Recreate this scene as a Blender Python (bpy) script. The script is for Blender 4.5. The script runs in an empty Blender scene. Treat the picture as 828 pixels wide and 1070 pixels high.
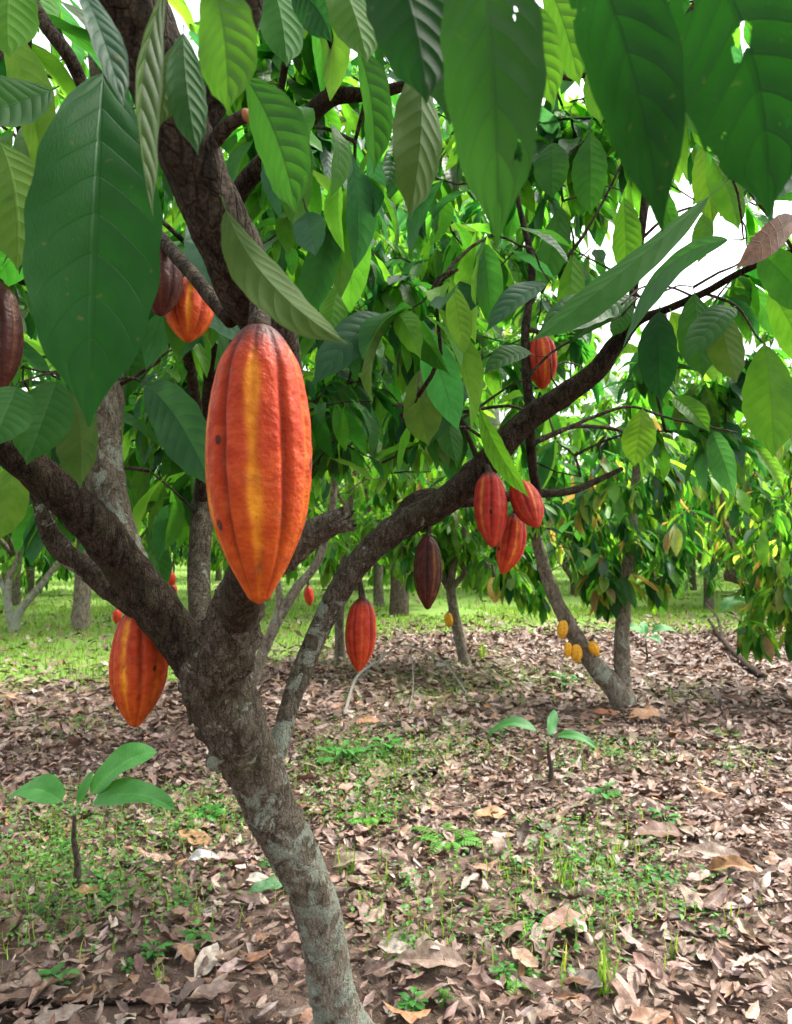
import bpy, math, random
import numpy as np
from mathutils import Vector, noise as mnoise

random.seed(11)
rng = np.random.default_rng(11)
scene = bpy.context.scene
col = scene.collection
PI = math.pi

# ------------------------------------------------------------------ camera model
F, CX, CY = 800.0, 414.0, 535.0
CAM = np.array([0.0, 0.0, 1.4])
PITCH = math.atan(25 / F)
FW = np.array([0, math.cos(PITCH), math.sin(PITCH)])
UP = np.array([0, -math.sin(PITCH), math.cos(PITCH)])
RT = np.array([1.0, 0, 0])


def at(px, py, d):
    """point at depth d metres seen at photo pixel px,py"""
    return CAM + d * FW + RT * ((px - CX) / F * d) + UP * ((CY - py) / F * d)


def ground(px, py, z=0.0):
    r = FW + RT * ((px - CX) / F) + UP * ((CY - py) / F)
    return CAM + r * ((z - CAM[2]) / r[2])


def project(P):
    Q = P - CAM
    d = Q @ FW
    ds = np.where(np.abs(d) < 1e-3, 1e-3, d)
    return CX + F * (Q @ RT) / ds, CY - F * (Q @ UP) / ds, d


# ------------------------------------------------------------------ object helpers
def tag(o, label, cat, group=None, kind=None):
    if label: o['label'] = label
    if cat: o['category'] = cat
    if group: o['group'] = group
    if kind: o['kind'] = kind
    return o


def thing(name, loc, label, cat, group=None):
    o = bpy.data.objects.new(name, None)
    o.empty_display_size = 0.1
    col.objects.link(o)
    o.location = [float(c) for c in loc]
    return tag(o, label, cat, group)


def root_loc(p):
    v = np.zeros(3)
    while p is not None:
        v = v + np.array(p.location[:])
        p = p.parent
    return v


def quad_mesh(name, V, Q, uv=None, tint=None, smooth=True):
    me = bpy.data.meshes.new(name)
    V = np.asarray(V, dtype=np.float32); Q = np.asarray(Q, dtype=np.int32)
    n = len(Q); k = Q.shape[1]
    me.vertices.add(len(V)); me.vertices.foreach_set('co', V.ravel())
    me.loops.add(n * k); me.loops.foreach_set('vertex_index', Q.ravel())
    me.polygons.add(n)
    me.polygons.foreach_set('loop_start', np.arange(0, n * k, k, dtype=np.int32))
    me.polygons.foreach_set('loop_total', np.full(n, k, dtype=np.int32))
    me.update(calc_edges=True)
    if uv is not None:
        l = me.uv_layers.new(name='UVMap')
        l.data.foreach_set('uv', np.asarray(uv, dtype=np.float32)[Q.ravel()].ravel())
    if tint is not None:
        a = me.attributes.new('tint', 'FLOAT_COLOR', 'POINT')
        a.data.foreach_set('color', np.asarray(tint, dtype=np.float32).ravel())
    me.polygons.foreach_set('use_smooth', np.full(n, smooth, dtype=bool))
    me.validate()
    return me


def mesh_obj(name, V, Q, mat, parent=None, uv=None, tint=None, smooth=True):
    V = np.asarray(V, dtype=float)
    if parent is not None: V = V - root_loc(parent)
    me = quad_mesh(name, V, Q, uv, tint, smooth)
    me.materials.append(mat)
    o = bpy.data.objects.new(name, me)
    col.objects.link(o)
    if parent is not None: o.parent = parent
    return o


class Acc:
    """collects quads of several pieces for one mesh"""
    def __init__(s): s.V = []; s.Q = []; s.U = []; s.T = []; s.n = 0
    def add(s, V, Q, U, T):
        s.V.append(V); s.Q.append(np.asarray(Q) + s.n); s.U.append(U); s.T.append(T); s.n += len(V)
    def build(s, name, mat, parent=None):
        return mesh_obj(name, np.concatenate(s.V), np.concatenate(s.Q), mat, parent,
                        np.concatenate(s.U), np.concatenate(s.T))


def copy_tree(o, parent=None):
    c = o.copy(); col.objects.link(c)
    if parent is not None: c.parent = parent
    for ch in list(o.children): copy_tree(ch, c)
    return c


# ------------------------------------------------------------------ materials
class NT:
    def __init__(s, name):
        s.m = bpy.data.materials.new(name); s.m.use_nodes = True
        s.t = s.m.node_tree; s.t.nodes.clear()
        s.out = s.n('ShaderNodeOutputMaterial')
    def n(s, typ, **kw):
        nd = s.t.nodes.new(typ)
        for k, v in kw.items():
            if k.startswith('i_'):
                nd.inputs[k[2:].replace('_', ' ')].default_value = v
            else: setattr(nd, k, v)
        return nd
    def l(s, a, b): s.t.links.new(a, b)
    def math(s, op, a, b=None, c=None, clamp=False):
        nd = s.n('ShaderNodeMath', operation=op); nd.use_clamp = clamp
        for i, v in enumerate((a, b, c)):
            if v is None: continue
            if isinstance(v, (int, float)): nd.inputs[i].default_value = v
            else: s.l(v, nd.inputs[i])
        return nd.outputs[0]
    def mix(s, f, a, b, blend='MIX'):
        nd = s.n('ShaderNodeMix', data_type='RGBA', blend_type=blend)
        for sock, v in ((nd.inputs[0], f), (nd.inputs[6], a), (nd.inputs[7], b)):
            if isinstance(v, (int, float)): sock.default_value = v
            elif isinstance(v, tuple): sock.default_value = (*v, 1) if len(v) == 3 else v
            else: s.l(v, sock)
        return nd.outputs[2]
    def noise(s, vec, scale, detail=3, rough=.55, dist=0.0):
        nd = s.n('ShaderNodeTexNoise'); nd.inputs['Scale'].default_value = scale
        nd.inputs['Detail'].default_value = detail; nd.inputs['Roughness'].default_value = rough
        nd.inputs['Distortion'].default_value = dist
        s.l(vec, nd.inputs['Vector']); return nd.outputs['Fac']
    def ss(s, v, lo, hi, a=0.0, b=1.0):
        nd = s.n('ShaderNodeMapRange', interpolation_type='SMOOTHSTEP')
        s.l(v, nd.inputs[0])
        for i, x in zip((1, 2, 3, 4), (lo, hi, a, b)): nd.inputs[i].default_value = x
        return nd.outputs[0]
    def bump(s, h, strength, dist, normal=None):
        nd = s.n('ShaderNodeBump'); nd.inputs['Strength'].default_value = strength
        nd.inputs['Distance'].default_value = dist; s.l(h, nd.inputs['Height'])
        if normal is not None: s.l(normal, nd.inputs['Normal'])
        return nd.outputs[0]


def leaf_material(name, fine=True, holes=False, transl=0.5, rough=0.43, spec=0.3, nv=10.0, tm=(2.6, 2.15, .8), bstr=.42, vm=.6):
    t = NT(name)
    at_ = t.n('ShaderNodeAttribute', attribute_name='tint')
    uvn = t.n('ShaderNodeUVMap'); sep = t.n('ShaderNodeSeparateXYZ'); t.l(uvn.outputs[0], sep.inputs[0])
    u, v = sep.outputs[0], sep.outputs[1]
    au = t.math('ABSOLUTE', t.math('MULTIPLY_ADD', u, 2.0, -1.0))
    mid = t.ss(au, 0.02, 0.07, 1.0, 0.0)
    ph = t.math('FRACT', t.math('SUBTRACT', t.math('MULTIPLY', v, nv), t.math('MULTIPLY', t.math('POWER', au, 1.3), 1.5)))
    tri = t.math('ABSOLUTE', t.math('SUBTRACT', ph, 0.5))           # 0.5 at the vein
    side = t.math('MULTIPLY', t.ss(tri, 0.455, 0.5), t.ss(au, .97, .6))
    vein = t.math('MAXIMUM', mid, t.math('MULTIPLY', side, 0.65))
    geo = t.n('ShaderNodeNewGeometry')
    tc = t.n('ShaderNodeTexCoord')
    mott = t.noise(tc.outputs['Object'], 22.0, 4, .6)
    cbase = t.mix(t.ss(mott, .3, .75), at_.outputs['Color'], t.mix(1.0, at_.outputs['Color'], (.62, .8, .6), 'MULTIPLY'))
    if fine:
        spots = t.ss(t.noise(tc.outputs['Object'], 120.0, 2, .5), .70, .76)
        cbase = t.mix(t.math('MULTIPLY', spots, .55), cbase, (.16, .12, .04))
    light = t.mix(1.0, cbase, (1.7, 1.5, 1.35), 'MULTIPLY')
    c = t.mix(t.math('MULTIPLY', vein, vm), cbase, light)
    under = t.mix(1.0, c, (1.3, 1.2, 1.15), 'MULTIPLY')            # paler lower side of the blade
    c2 = t.mix(geo.outputs['Backfacing'], c, under)
    p = t.n('ShaderNodeBsdfPrincipled'); t.l(c2, p.inputs['Base Color'])
    t.l(t.math('MULTIPLY_ADD', geo.outputs['Backfacing'], .2, rough), p.inputs['Roughness'])
    p.inputs['Specular IOR Level'].default_value = spec
    cell = t.noise(uvn.outputs[0], 60.0, 2, .5)
    h = t.math('ADD', t.math('MULTIPLY', vein, -1.0), t.math('MULTIPLY', cell, .35))
    if fine:
        quilt = t.math('MULTIPLY', t.math('SINE', t.math('MULTIPLY', ph, PI)), t.ss(au, 1.0, .6))
        bn = t.bump(t.math('ADD', h, t.math('MULTIPLY', quilt, 1.1)), bstr, .0018)
        t.l(bn, p.inputs['Normal'])
    tr = t.n('ShaderNodeBsdfTranslucent')
    if fine: t.l(bn, tr.inputs['Normal'])
    tcol = t.mix(1.0, at_.outputs['Color'], tm, 'MULTIPLY')
    tcol = t.mix(t.math('MULTIPLY', vein, .6), tcol, t.mix(1.0, tcol, (.55, .6, .5), 'MULTIPLY'))
    tcol = t.mix(t.ss(mott, .25, .8), tcol, t.mix(1.0, tcol, (.6, .72, .6), 'MULTIPLY'))
    t.l(tcol, tr.inputs[0])
    mx = t.n('ShaderNodeMixShader'); mx.inputs[0].default_value = transl
    t.l(p.outputs[0], mx.inputs[1]); t.l(tr.outputs[0], mx.inputs[2])
    res = mx.outputs[0]
    if holes:
        mp = t.n('ShaderNodeMapping'); mp.inputs['Scale'].default_value = (4.0, 9.0, 1)
        t.l(uvn.outputs[0], mp.inputs[0])
        wob = t.n('ShaderNodeTexNoise'); wob.inputs['Scale'].default_value = 16.0; wob.inputs['Detail'].default_value = 4; t.l(uvn.outputs[0], wob.inputs['Vector'])
        ad = t.n('ShaderNodeVectorMath', operation='MULTIPLY_ADD'); t.l(wob.outputs['Color'], ad.inputs[0])
        ad.inputs[1].default_value = (.8, .8, 0); t.l(mp.outputs[0], ad.inputs[2])
        oi = t.n('ShaderNodeObjectInfo')
        ad2 = t.n('ShaderNodeVectorMath', operation='ADD'); t.l(ad.outputs[0], ad2.inputs[0])
        cmb = t.n('ShaderNodeCombineXYZ'); t.l(t.math('MULTIPLY', oi.outputs['Random'], 50.0), cmb.inputs[0])
        t.l(cmb.outputs[0], ad2.inputs[1])
        vo = t.n('ShaderNodeTexVoronoi'); vo.inputs['Scale'].default_value = 1.0; t.l(ad2.outputs[0], vo.inputs['Vector'])
        sp = t.n('ShaderNodeSeparateColor'); t.l(vo.outputs['Color'], sp.inputs[0])
        rad = t.ss(sp.outputs[0], .5, 1.0, 0.0, .30)
        hole = t.math('LESS_THAN', vo.outputs['Distance'], rad)
        tb = t.n('ShaderNodeBsdfTransparent')
        m2 = t.n('ShaderNodeMixShader'); t.l(hole, m2.inputs[0]); t.l(res, m2.inputs[1]); t.l(tb.outputs[0], m2.inputs[2])
        res = m2.outputs[0]
    t.l(res, t.out.inputs[0])
    return t.m


def dry_material():
    t = NT('dry_leaf')
    at_ = t.n('ShaderNodeAttribute', attribute_name='tint')
    uvn = t.n('ShaderNodeUVMap'); sep = t.n('ShaderNodeSeparateXYZ'); t.l(uvn.outputs[0], sep.inputs[0])
    au = t.math('ABSOLUTE', t.math('MULTIPLY_ADD', sep.outputs[0], 2.0, -1.0))
    ph = t.math('FRACT', t.math('SUBTRACT', t.math('MULTIPLY', sep.outputs[1], 9.0), t.math('MULTIPLY', au, 1.2)))
    tri = t.math('ABSOLUTE', t.math('SUBTRACT', ph, 0.5))
    vein = t.math('MAXIMUM', t.ss(au, .03, .09, 1, 0), t.math('MULTIPLY', t.ss(tri, .42, .5), .6))
    tc = t.n('ShaderNodeTexCoord')
    mo = t.noise(tc.outputs['Object'], 45.0, 4, .65)
    c = t.mix(t.ss(mo, .3, .7), t.mix(1.0, at_.outputs['Color'], (.5, .45, .42), 'MULTIPLY'), at_.outputs['Color'])
    c = t.mix(t.math('MULTIPLY', vein, .35), c, t.mix(1.0, c, (.55, .5, .45), 'MULTIPLY'))
    p = t.n('ShaderNodeBsdfPrincipled'); t.l(c, p.inputs['Base Color'])
    p.inputs['Roughness'].default_value = .55; p.inputs['Specular IOR Level'].default_value = .35
    t.l(t.bump(t.math('ADD', vein, mo), .5, .003), p.inputs['Normal'])
    t.l(p.outputs[0], t.out.inputs[0])
    return t.m


def bark_material(name='bark', dark=(.011, .007, .005), mid=(.058, .038, .025), lich=(.34, .36, .29), scale=1.0):
    """tint.r = how much lichen, tint.g = how grey, tint.b = moss"""
    t = NT(name)
    at_ = t.n('ShaderNodeAttribute', attribute_name='tint')
    sp = t.n('ShaderNodeSeparateColor'); t.l(at_.outputs['Color'], sp.inputs[0])
    tc = t.n('ShaderNodeTexCoord'); ob = tc.outputs['Object']
    mp = t.n('ShaderNodeMapping'); mp.inputs['Scale'].default_value = (1, 1, .35); t.l(ob, mp.inputs[0])
    n1 = t.noise(mp.outputs[0], 60 * scale, 7, .72, .5)
    n2 = t.noise(ob, 260 * scale, 5, .7)
    n3 = t.noise(ob, 8 * scale, 7, .68, .6)
    n4 = t.noise(ob, 15 * scale, 8, .68, .8)
    vo = t.n('ShaderNodeTexVoronoi', feature='DISTANCE_TO_EDGE'); vo.inputs['Scale'].default_value = 75 * scale
    wv = t.n('ShaderNodeVectorMath', operation='MULTIPLY_ADD'); nn = t.n('ShaderNodeTexNoise'); nn.inputs['Scale'].default_value = 40 * scale
    t.l(mp.outputs[0], nn.inputs['Vector']); t.l(nn.outputs['Color'], wv.inputs[0]); wv.inputs[1].default_value = (.03, .03, .03); t.l(mp.outputs[0], wv.inputs[2])
    t.l(wv.outputs[0], vo.inputs['Vector'])
    crack = t.ss(vo.outputs['Distance'], .0, .10)
    midc = t.mix(sp.outputs[1], mid, (.44, .395, .31))
    c = t.mix(t.ss(n1, .36, .60), t.mix(sp.outputs[1], dark, (.20, .165, .12)), midc)
    c = t.mix(t.math('MAXIMUM', t.ss(n2, .42, .60), t.math('MULTIPLY', sp.outputs[1], .55)), t.mix(1.0, c, (.45, .42, .4), 'MULTIPLY'), c)
    c = t.mix(t.math('MAXIMUM', crack, t.math('MULTIPLY', sp.outputs[1], .8)), t.mix(1.0, c, (.5, .46, .42), 'MULTIPLY'), c)
    c = t.mix(t.ss(n2, .62, .75), c, t.mix(1.0, c, (1.7, 1.65, 1.6), 'MULTIPLY'))
    # dark damp stains, a shape of their own
    c = t.mix(t.math('MULTIPLY', t.ss(n3, .55, .62), .5), c, (.035, .023, .016))
    moss = t.math('MULTIPLY', t.ss(t.noise(ob, 11 * scale, 7, .7, .8), .52, .62), t.math('MULTIPLY', sp.outputs[2], .7))
    c = t.mix(moss, c, (.075, .085, .035))
    lm = t.math('ADD', n4, t.math('MULTIPLY_ADD', sp.outputs[0], .29, -.22))
    lmask = t.math('MULTIPLY', t.ss(lm, .5, .56), t.ss(n2, .3, .5, .35, 1.0))
    lcol = t.mix(t.ss(n2, .35, .65), t.mix(1.0, lich, (.6, .66, .6), 'MULTIPLY'), lich)
    c = t.mix(lmask, c, lcol)
    p = t.n('ShaderNodeBsdfPrincipled'); t.l(c, p.inputs['Base Color'])
    p.inputs['Roughness'].default_value = .9; p.inputs['Specular IOR Level'].default_value = .1
    h = t.math('ADD', t.math('MULTIPLY', n1, 1.0), t.math('MULTIPLY', n2, .4))
    h = t.math('ADD', h, t.math('MULTIPLY', crack, .25))
    t.l(t.bump(h, 1.0, .012), p.inputs['Normal'])
    t.l(p.outputs[0], t.out.inputs[0])
    return t.m


def pod_material():
    """tint holds pigment by furrow / ridge, with the deep furrows darker; shader adds mottling, warts and black specks"""
    t = NT('pod_husk')
    at_ = t.n('ShaderNodeAttribute', attribute_name='tint')
    tc = t.n('ShaderNodeTexCoord'); ob = tc.outputs['Object']
    a = t.noise(ob, 60, 4, .55); b = t.noise(ob, 240, 3, .6)
    scf = t.math('MULTIPLY', t.ss(t.noise(ob, 28, 7, .75, 1.2), .57, .66), .7)
    c = t.mix(t.math('MULTIPLY', t.ss(a, .35, .65), .8), at_.outputs['Color'], t.mix(1.0, at_.outputs['Color'], (.72, .5, .45), 'MULTIPLY'))
    c = t.mix(t.math('MULTIPLY', t.ss(b, .55, .75), .28), c, t.mix(1.0, c, (1.35, 1.5, 1.2), 'MULTIPLY'))
    c = t.mix(scf, c, (.20, .06, .022))
    vo = t.n('ShaderNodeTexVoronoi'); vo.inputs['Scale'].default_value = 42; 
    mp = t.n('ShaderNodeMapping'); mp.inputs['Scale'].default_value = (1, 1, .75)
    t.l(ob, mp.inputs[0]); t.l(mp.outputs[0], vo.inputs['Vector'])
    sp = t.n('ShaderNodeSeparateColor'); t.l(vo.outputs['Color'], sp.inputs[0])
    rad = t.ss(sp.outputs[0], .66, 1.0, 0.02, .24)
    spot = t.ss(t.math('SUBTRACT', t.math('ADD', vo.outputs['Distance'], t.math('MULTIPLY', b, .08)), rad), .0, .05, 1, 0)
    spot = t.math('MULTIPLY', spot, t.math('GREATER_THAN', sp.outputs[0], .66))
    c = t.mix(t.math('MULTIPLY', spot, .85), c, (.02, .012, .008))
    p = t.n('ShaderNodeBsdfPrincipled'); t.l(c, p.inputs['Base Color'])
    t.l(t.ss(a, .3, .7, .46, .66), p.inputs['Roughness']); p.inputs['Specular IOR Level'].default_value = .2
    p.inputs['Subsurface Weight'].default_value = 0.06; p.inputs['Subsurface Radius'].default_value = (.006, .002, .001)
    t.l(t.bump(t.math('ADD', a, t.math('MULTIPLY', b, .15)), .6, .006), p.inputs['Normal'])
    t.l(p.outputs[0], t.out.inputs[0])
    return t.m


def ground_material():
    t = NT('plantation_soil')
    at_ = t.n('ShaderNodeAttribute', attribute_name='tint')
    sp = t.n('ShaderNodeSeparateColor'); t.l(at_.outputs['Color'], sp.inputs[0])
    tc = t.n('ShaderNodeTexCoord'); ob = tc.outputs['Object']
    n1 = t.noise(ob, 3.0, 6, .65); n2 = t.noise(ob, 38, 5, .7); n3 = t.noise(ob, 160, 3, .6)
    soil = t.mix(t.ss(n2, .35, .68), (.030, .020, .015), (.115, .078, .056))
    soil = t.mix(t.ss(n3, .55, .75), soil, (.21, .15, .115))
    soil = t.mix(t.math('MULTIPLY', t.ss(n1, .45, .7), .5), soil, (.09, .06, .04))
    vo = t.n('ShaderNodeTexVoronoi'); vo.inputs['Scale'].default_value = 9; t.l(ob, vo.inputs['Vector'])
    s2 = t.n('ShaderNodeSeparateColor'); t.l(vo.outputs['Color'], s2.inputs[0])
    lit = t.mix(s2.outputs[0], (.07, .042, .03), (.25, .175, .14))
    soil = t.mix(.4, soil, lit)
    gr = t.mix(t.ss(n2, .3, .7), (.11, .20, .035), (.20, .32, .07))
    gr = t.mix(t.math('MULTIPLY', t.ss(n1, .5, .7), .5), gr, (.22, .22, .09))
    gm = t.ss(t.math('ADD', sp.outputs[0], t.math('MULTIPLY_ADD', n1, .9, -.45)), .35, .65)
    c = t.mix(gm, soil, gr)
    p = t.n('ShaderNodeBsdfPrincipled'); t.l(c, p.inputs['Base Color'])
    p.inputs['Roughness'].default_value = .95; p.inputs['Specular IOR Level'].default_value = .15
    t.l(t.bump(t.math('ADD', n2, t.math('MULTIPLY', n3, .5)), .8, .02), p.inputs['Normal'])
    t.l(p.outputs[0], t.out.inputs[0])
    return t.m


M_LEAF = leaf_material('cacao_leaf', bstr=.34, tm=(2.3, 2.5, 1.0), transl=.57)
M_NEAR = leaf_material('cacao_leaf_near', rough=.5, spec=.2, tm=(2.3, 2.15, .7), transl=.52, bstr=.45)
M_EATEN = leaf_material('cacao_leaf_insect_eaten', holes=True, rough=.5, spec=.2, tm=(2.1, 2.0, .7), transl=.5, bstr=.5)
M_LEAF_FAR = leaf_material('cacao_leaf_distant', fine=False, rough=.5, tm=(2.6, 2.5, .95), transl=.56)
M_HERB = leaf_material('weed_leaf', fine=False, transl=.4, rough=.5, spec=.3, nv=6)
M_SEED = leaf_material('seedling_leaf', fine=True, transl=.35, rough=.5, spec=.25, nv=26, bstr=.22, vm=1.0)
M_DRY = dry_material()
M_BARK = bark_material()
M_BARK_FAR = bark_material('bark_pale', dark=(.06, .045, .033), mid=(.17, .13, .10), scale=.6)
M_POD = pod_material()
M_GROUND = ground_material()
M_STICK = bark_material('dead_wood', dark=(.03, .02, .016), mid=(.11, .08, .062), lich=(.36, .34, .3), scale=2.0)

# ------------------------------------------------------------------ tubes
def catmull(P, R, step):
    P = np.asarray(P, float); R = np.asarray(R, float)
    A = np.vstack([2 * P[0] - P[1], P, 2 * P[-1] - P[-2]])
    out = []; rad = []
    for i in range(len(P) - 1):
        p0, p1, p2, p3 = A[i:i + 4]
        n = max(2, int(np.linalg.norm(p2 - p1) / step))
        for k in range(n):
            t = k / n
            out.append(.5 * (2 * p1 + (p2 - p0) * t + (2 * p0 - 5 * p1 + 4 * p2 - p3) * t * t + (3 * p1 - p0 - 3 * p2 + p3) * t ** 3))
            rad.append(R[i] * (1 - t) + R[i + 1] * t)
    out.append(P[-1]); rad.append(R[-1])
    return np.array(out), np.array(rad)


def tube(P, R, seg=8, step=.05, rough=0.0, tint=(0, 0, 0), tint2=None, cap=True, ridged=0.0, seed=0.0, jag=0.0, tpow=1.0):
    C, rad = catmull(P, R, step)
    T = np.gradient(C, axis=0); T /= np.linalg.norm(T, axis=1)[:, None] + 1e-9
    n = len(C)
    u = np.cross(T[0], [0.31, .95, .1]); u /= np.linalg.norm(u)
    V = np.zeros((n, seg, 3)); U = np.zeros((n, seg, 2)); TT = np.zeros((n, seg, 4))
    ang = np.arange(seg) / seg * 2 * PI
    tint = np.array(tint, float); tint2 = tint if tint2 is None else np.array(tint2, float)
    for i in range(n):
        u = u - T[i] * (u @ T[i]); u /= np.linalg.norm(u); w = np.cross(T[i], u)
        D = np.cos(ang)[:, None] * u + np.sin(ang)[:, None] * w
        r = np.full(seg, rad[i])
        if rough > 0:
            for k in range(seg):
                q = C[i] + D[k] * rad[i]
                q = Vector((q[0] + seed, q[1], q[2]))
                a = mnoise.noise(q * 9) * .9 + mnoise.noise(q * 22) * .5 + mnoise.noise(q * 48) * .5 + mnoise.noise(q * 110) * .42
                cu = mnoise.noise(q * 19 + Vector((31, 7, 2)))
                a += max(0, cu - .34) * 4.2 - .14
                if ridged:
                    e = mnoise.noise(Vector((ang[k] * 1.6, math.cos(ang[k]) * 2, i * step * 3 + seed)))
                    a -= ridged * max(0, .35 - abs(e)) * 2
                r[k] *= 1 + rough * a
        V[i] = C[i] + D * r[:, None]
        if jag and i > n - 7:
            e = np.array([mnoise.noise(Vector((math.cos(q) * 2.6 + seed, math.sin(q) * 2.6, 1))) + .6 * mnoise.noise(Vector((q * 5, seed, 2))) for q in ang])
            V[i] += T[i] * (e * jag * rad[i] * (i - n + 7) / 6)[:, None]
        U[i, :, 0] = ang / (2 * PI); U[i, :, 1] = i / n
        f = (i / max(1, n - 1)) ** tpow
        TT[i, :, :3] = tint * (1 - f) + tint2 * f; TT[i, :, 3] = 1
    idx = np.arange(n * seg).reshape(n, seg)
    a = idx[:-1]; b = idx[1:]
    Q = np.stack([a, np.roll(a, -1, 1), np.roll(b, -1, 1), b], -1).reshape(-1, 4)
    V = V.reshape(-1, 3); U = U.reshape(-1, 2); TT = TT.reshape(-1, 4)
    if cap:
        V = np.vstack([V, C[0] - T[0] * rad[0] * .3, C[-1] + T[-1] * rad[-1] * (.3 if not jag else -.5)])
        U = np.vstack([U, [[.5, 0], [.5, 1]]]); TT = np.vstack([TT, TT[0], TT[-1]])
        k0, k1 = n * seg, n * seg + 1
        h = seg // 2
        c0 = [[idx[0, (2 * j + 2) % seg], idx[0, 2 * j + 1], idx[0, 2 * j], k0] for j in range(h)]
        c1 = [[idx[-1, 2 * j], idx[-1, 2 * j + 1], idx[-1, (2 * j + 2) % seg], k1] for j in range(h)]
        Q = np.vstack([Q, c0, c1])
    return V, Q, U, TT


# ------------------------------------------------------------------ leaves
def width_profile(s):
    """0 petiole end .. 1 drip tip; obovate cacao blade"""
    b = np.clip((s - .09) / .91, 0, 1)
    w = np.sin(PI * b ** 1.06) ** .64 * (1 - .2 * b ** 8)
    tip = np.clip((1 - b) / .15, 0, 1)
    w = w * (.22 + .78 * tip ** .9)
    return np.where(s < .09, .035, np.maximum(w, .02))


def leaf_mass(P, D, N, L, W, bend, fold, tint, nl=6, nw=2, ripple=.06, quilt=0.0, wp=width_profile, nv=10):
    """all arrays over leaves. P base, D direction, N upper-side normal hint"""
    n = len(P)
    D = D / np.linalg.norm(D, axis=1)[:, None]
    X = np.cross(D, N); X /= np.linalg.norm(X, axis=1)[:, None] + 1e-9
    Z = np.cross(X, D)
    s = np.linspace(0, 1, nl + 1) ** .95; tt = np.linspace(-1, 1, 2 * nw + 1)
    w = wp(s)
    th = bend[:, None] * (s[None, :] - .25)
    ds = np.gradient(s)
    y = np.cumsum(np.cos(th) * ds, 1); z = -np.cumsum(np.sin(th) * ds, 1)
    y -= y[:, :1]; z -= z[:, :1]
    Y = y[:, :, None] * L[:, None, None] * np.ones_like(tt)
    hw = (w[None, :, None] * np.abs(tt)[None, None, :]) * W[:, None, None] * .5
    cf = np.cos(fold)[:, None, None]; sf = np.sin(fold)[:, None, None]
    Xc = np.sign(tt) * hw * cf
    ph = rng.uniform(0, 6.28, n)[:, None, None]
    k = rng.uniform(1.5, 3.2, n)[:, None, None]
    rp = np.sin(6.28 * k * s[None, :, None] + ph + np.sign(tt) * 1.3) * ripple * W[:, None, None] * (w[None, :, None] * np.abs(tt) ** 1.5)
    Zc = z[:, :, None] * L[:, None, None] + hw * sf + rp
    if quilt:
        fr = (s[None, :, None] * nv - 1.5 * np.abs(tt) ** 1.3) % 1.0
        Zc = Zc + quilt * W[:, None, None] * np.sin(PI * fr) ** 1.0 * (w[None, :, None] * (1 - np.abs(tt) ** 4)) * np.minimum(1, np.abs(tt) * 4)
    V = P[:, None, None, :] + Xc[..., None] * X[:, None, None, :] + Y[..., None] * D[:, None, None, :] + Zc[..., None] * Z[:, None, None, :]
    m = (nl + 1) * (2 * nw + 1)
    idx = np.arange(m).reshape(nl + 1, 2 * nw + 1)
    q = np.stack([idx[:-1, :-1], idx[:-1, 1:], idx[1:, 1:], idx[1:, :-1]], -1).reshape(-1, 4)
    Q = (q[None] + (np.arange(n) * m)[:, None, None]).reshape(-1, 4)
    uv = np.stack(np.broadcast_arrays((tt * .5 + .5)[None, :], s[:, None]), -1).reshape(-1, 2)
    U = np.tile(uv, (n, 1))
    T = np.repeat(np.concatenate([tint, np.ones((n, 1))], 1), m, 0)
    return V.reshape(-1, 3), Q, U, T


PAL = dict(dark=(.011, .070, .014), deep=(.010, .058, .022), vivid=(.018, .125, .022), mid=(.032, .125, .026), bright=(.075, .21, .028),
           blue=(.030, .105, .055), lime=(.12, .26, .035), yellow=(.22, .28, .07), tan=(.27, .17, .085), olive=(.07, .14, .03),
           rust=(.34, .14, .06))


def tints(n, weights):
    keys = list(weights); w = np.array([weights[k] for k in keys], float); w /= w.sum()
    c = np.array([PAL[k] for k in keys])[rng.choice(len(keys), n, p=w)]
    return c * rng.uniform(.75, 1.3, (n, 1)) * rng.uniform(.9, 1.1, (n, 3))


GAPS = [((702, 255), (60, 44), .85), ((655, 335), (40, 38), .7), ((765, 222), (26, 32), .7)]


def keep_mask(V3, extra=None):
    """thin the leaves where the photograph shows open sky between the crowns"""
    px, py, d = project(V3)
    k = np.ones(len(V3), bool)
    for (c, r, pr) in GAPS:
        e = ((px - c[0]) / r[0]) ** 2 + ((py - c[1]) / r[1]) ** 2
        k &= ~((e < 1) & (d > .9) & ((d < 9) | (c[1] < 280)) & (rng.uniform(size=len(V3)) < pr))
    if extra is not None: k &= extra(px, py, d)
    return k


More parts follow.
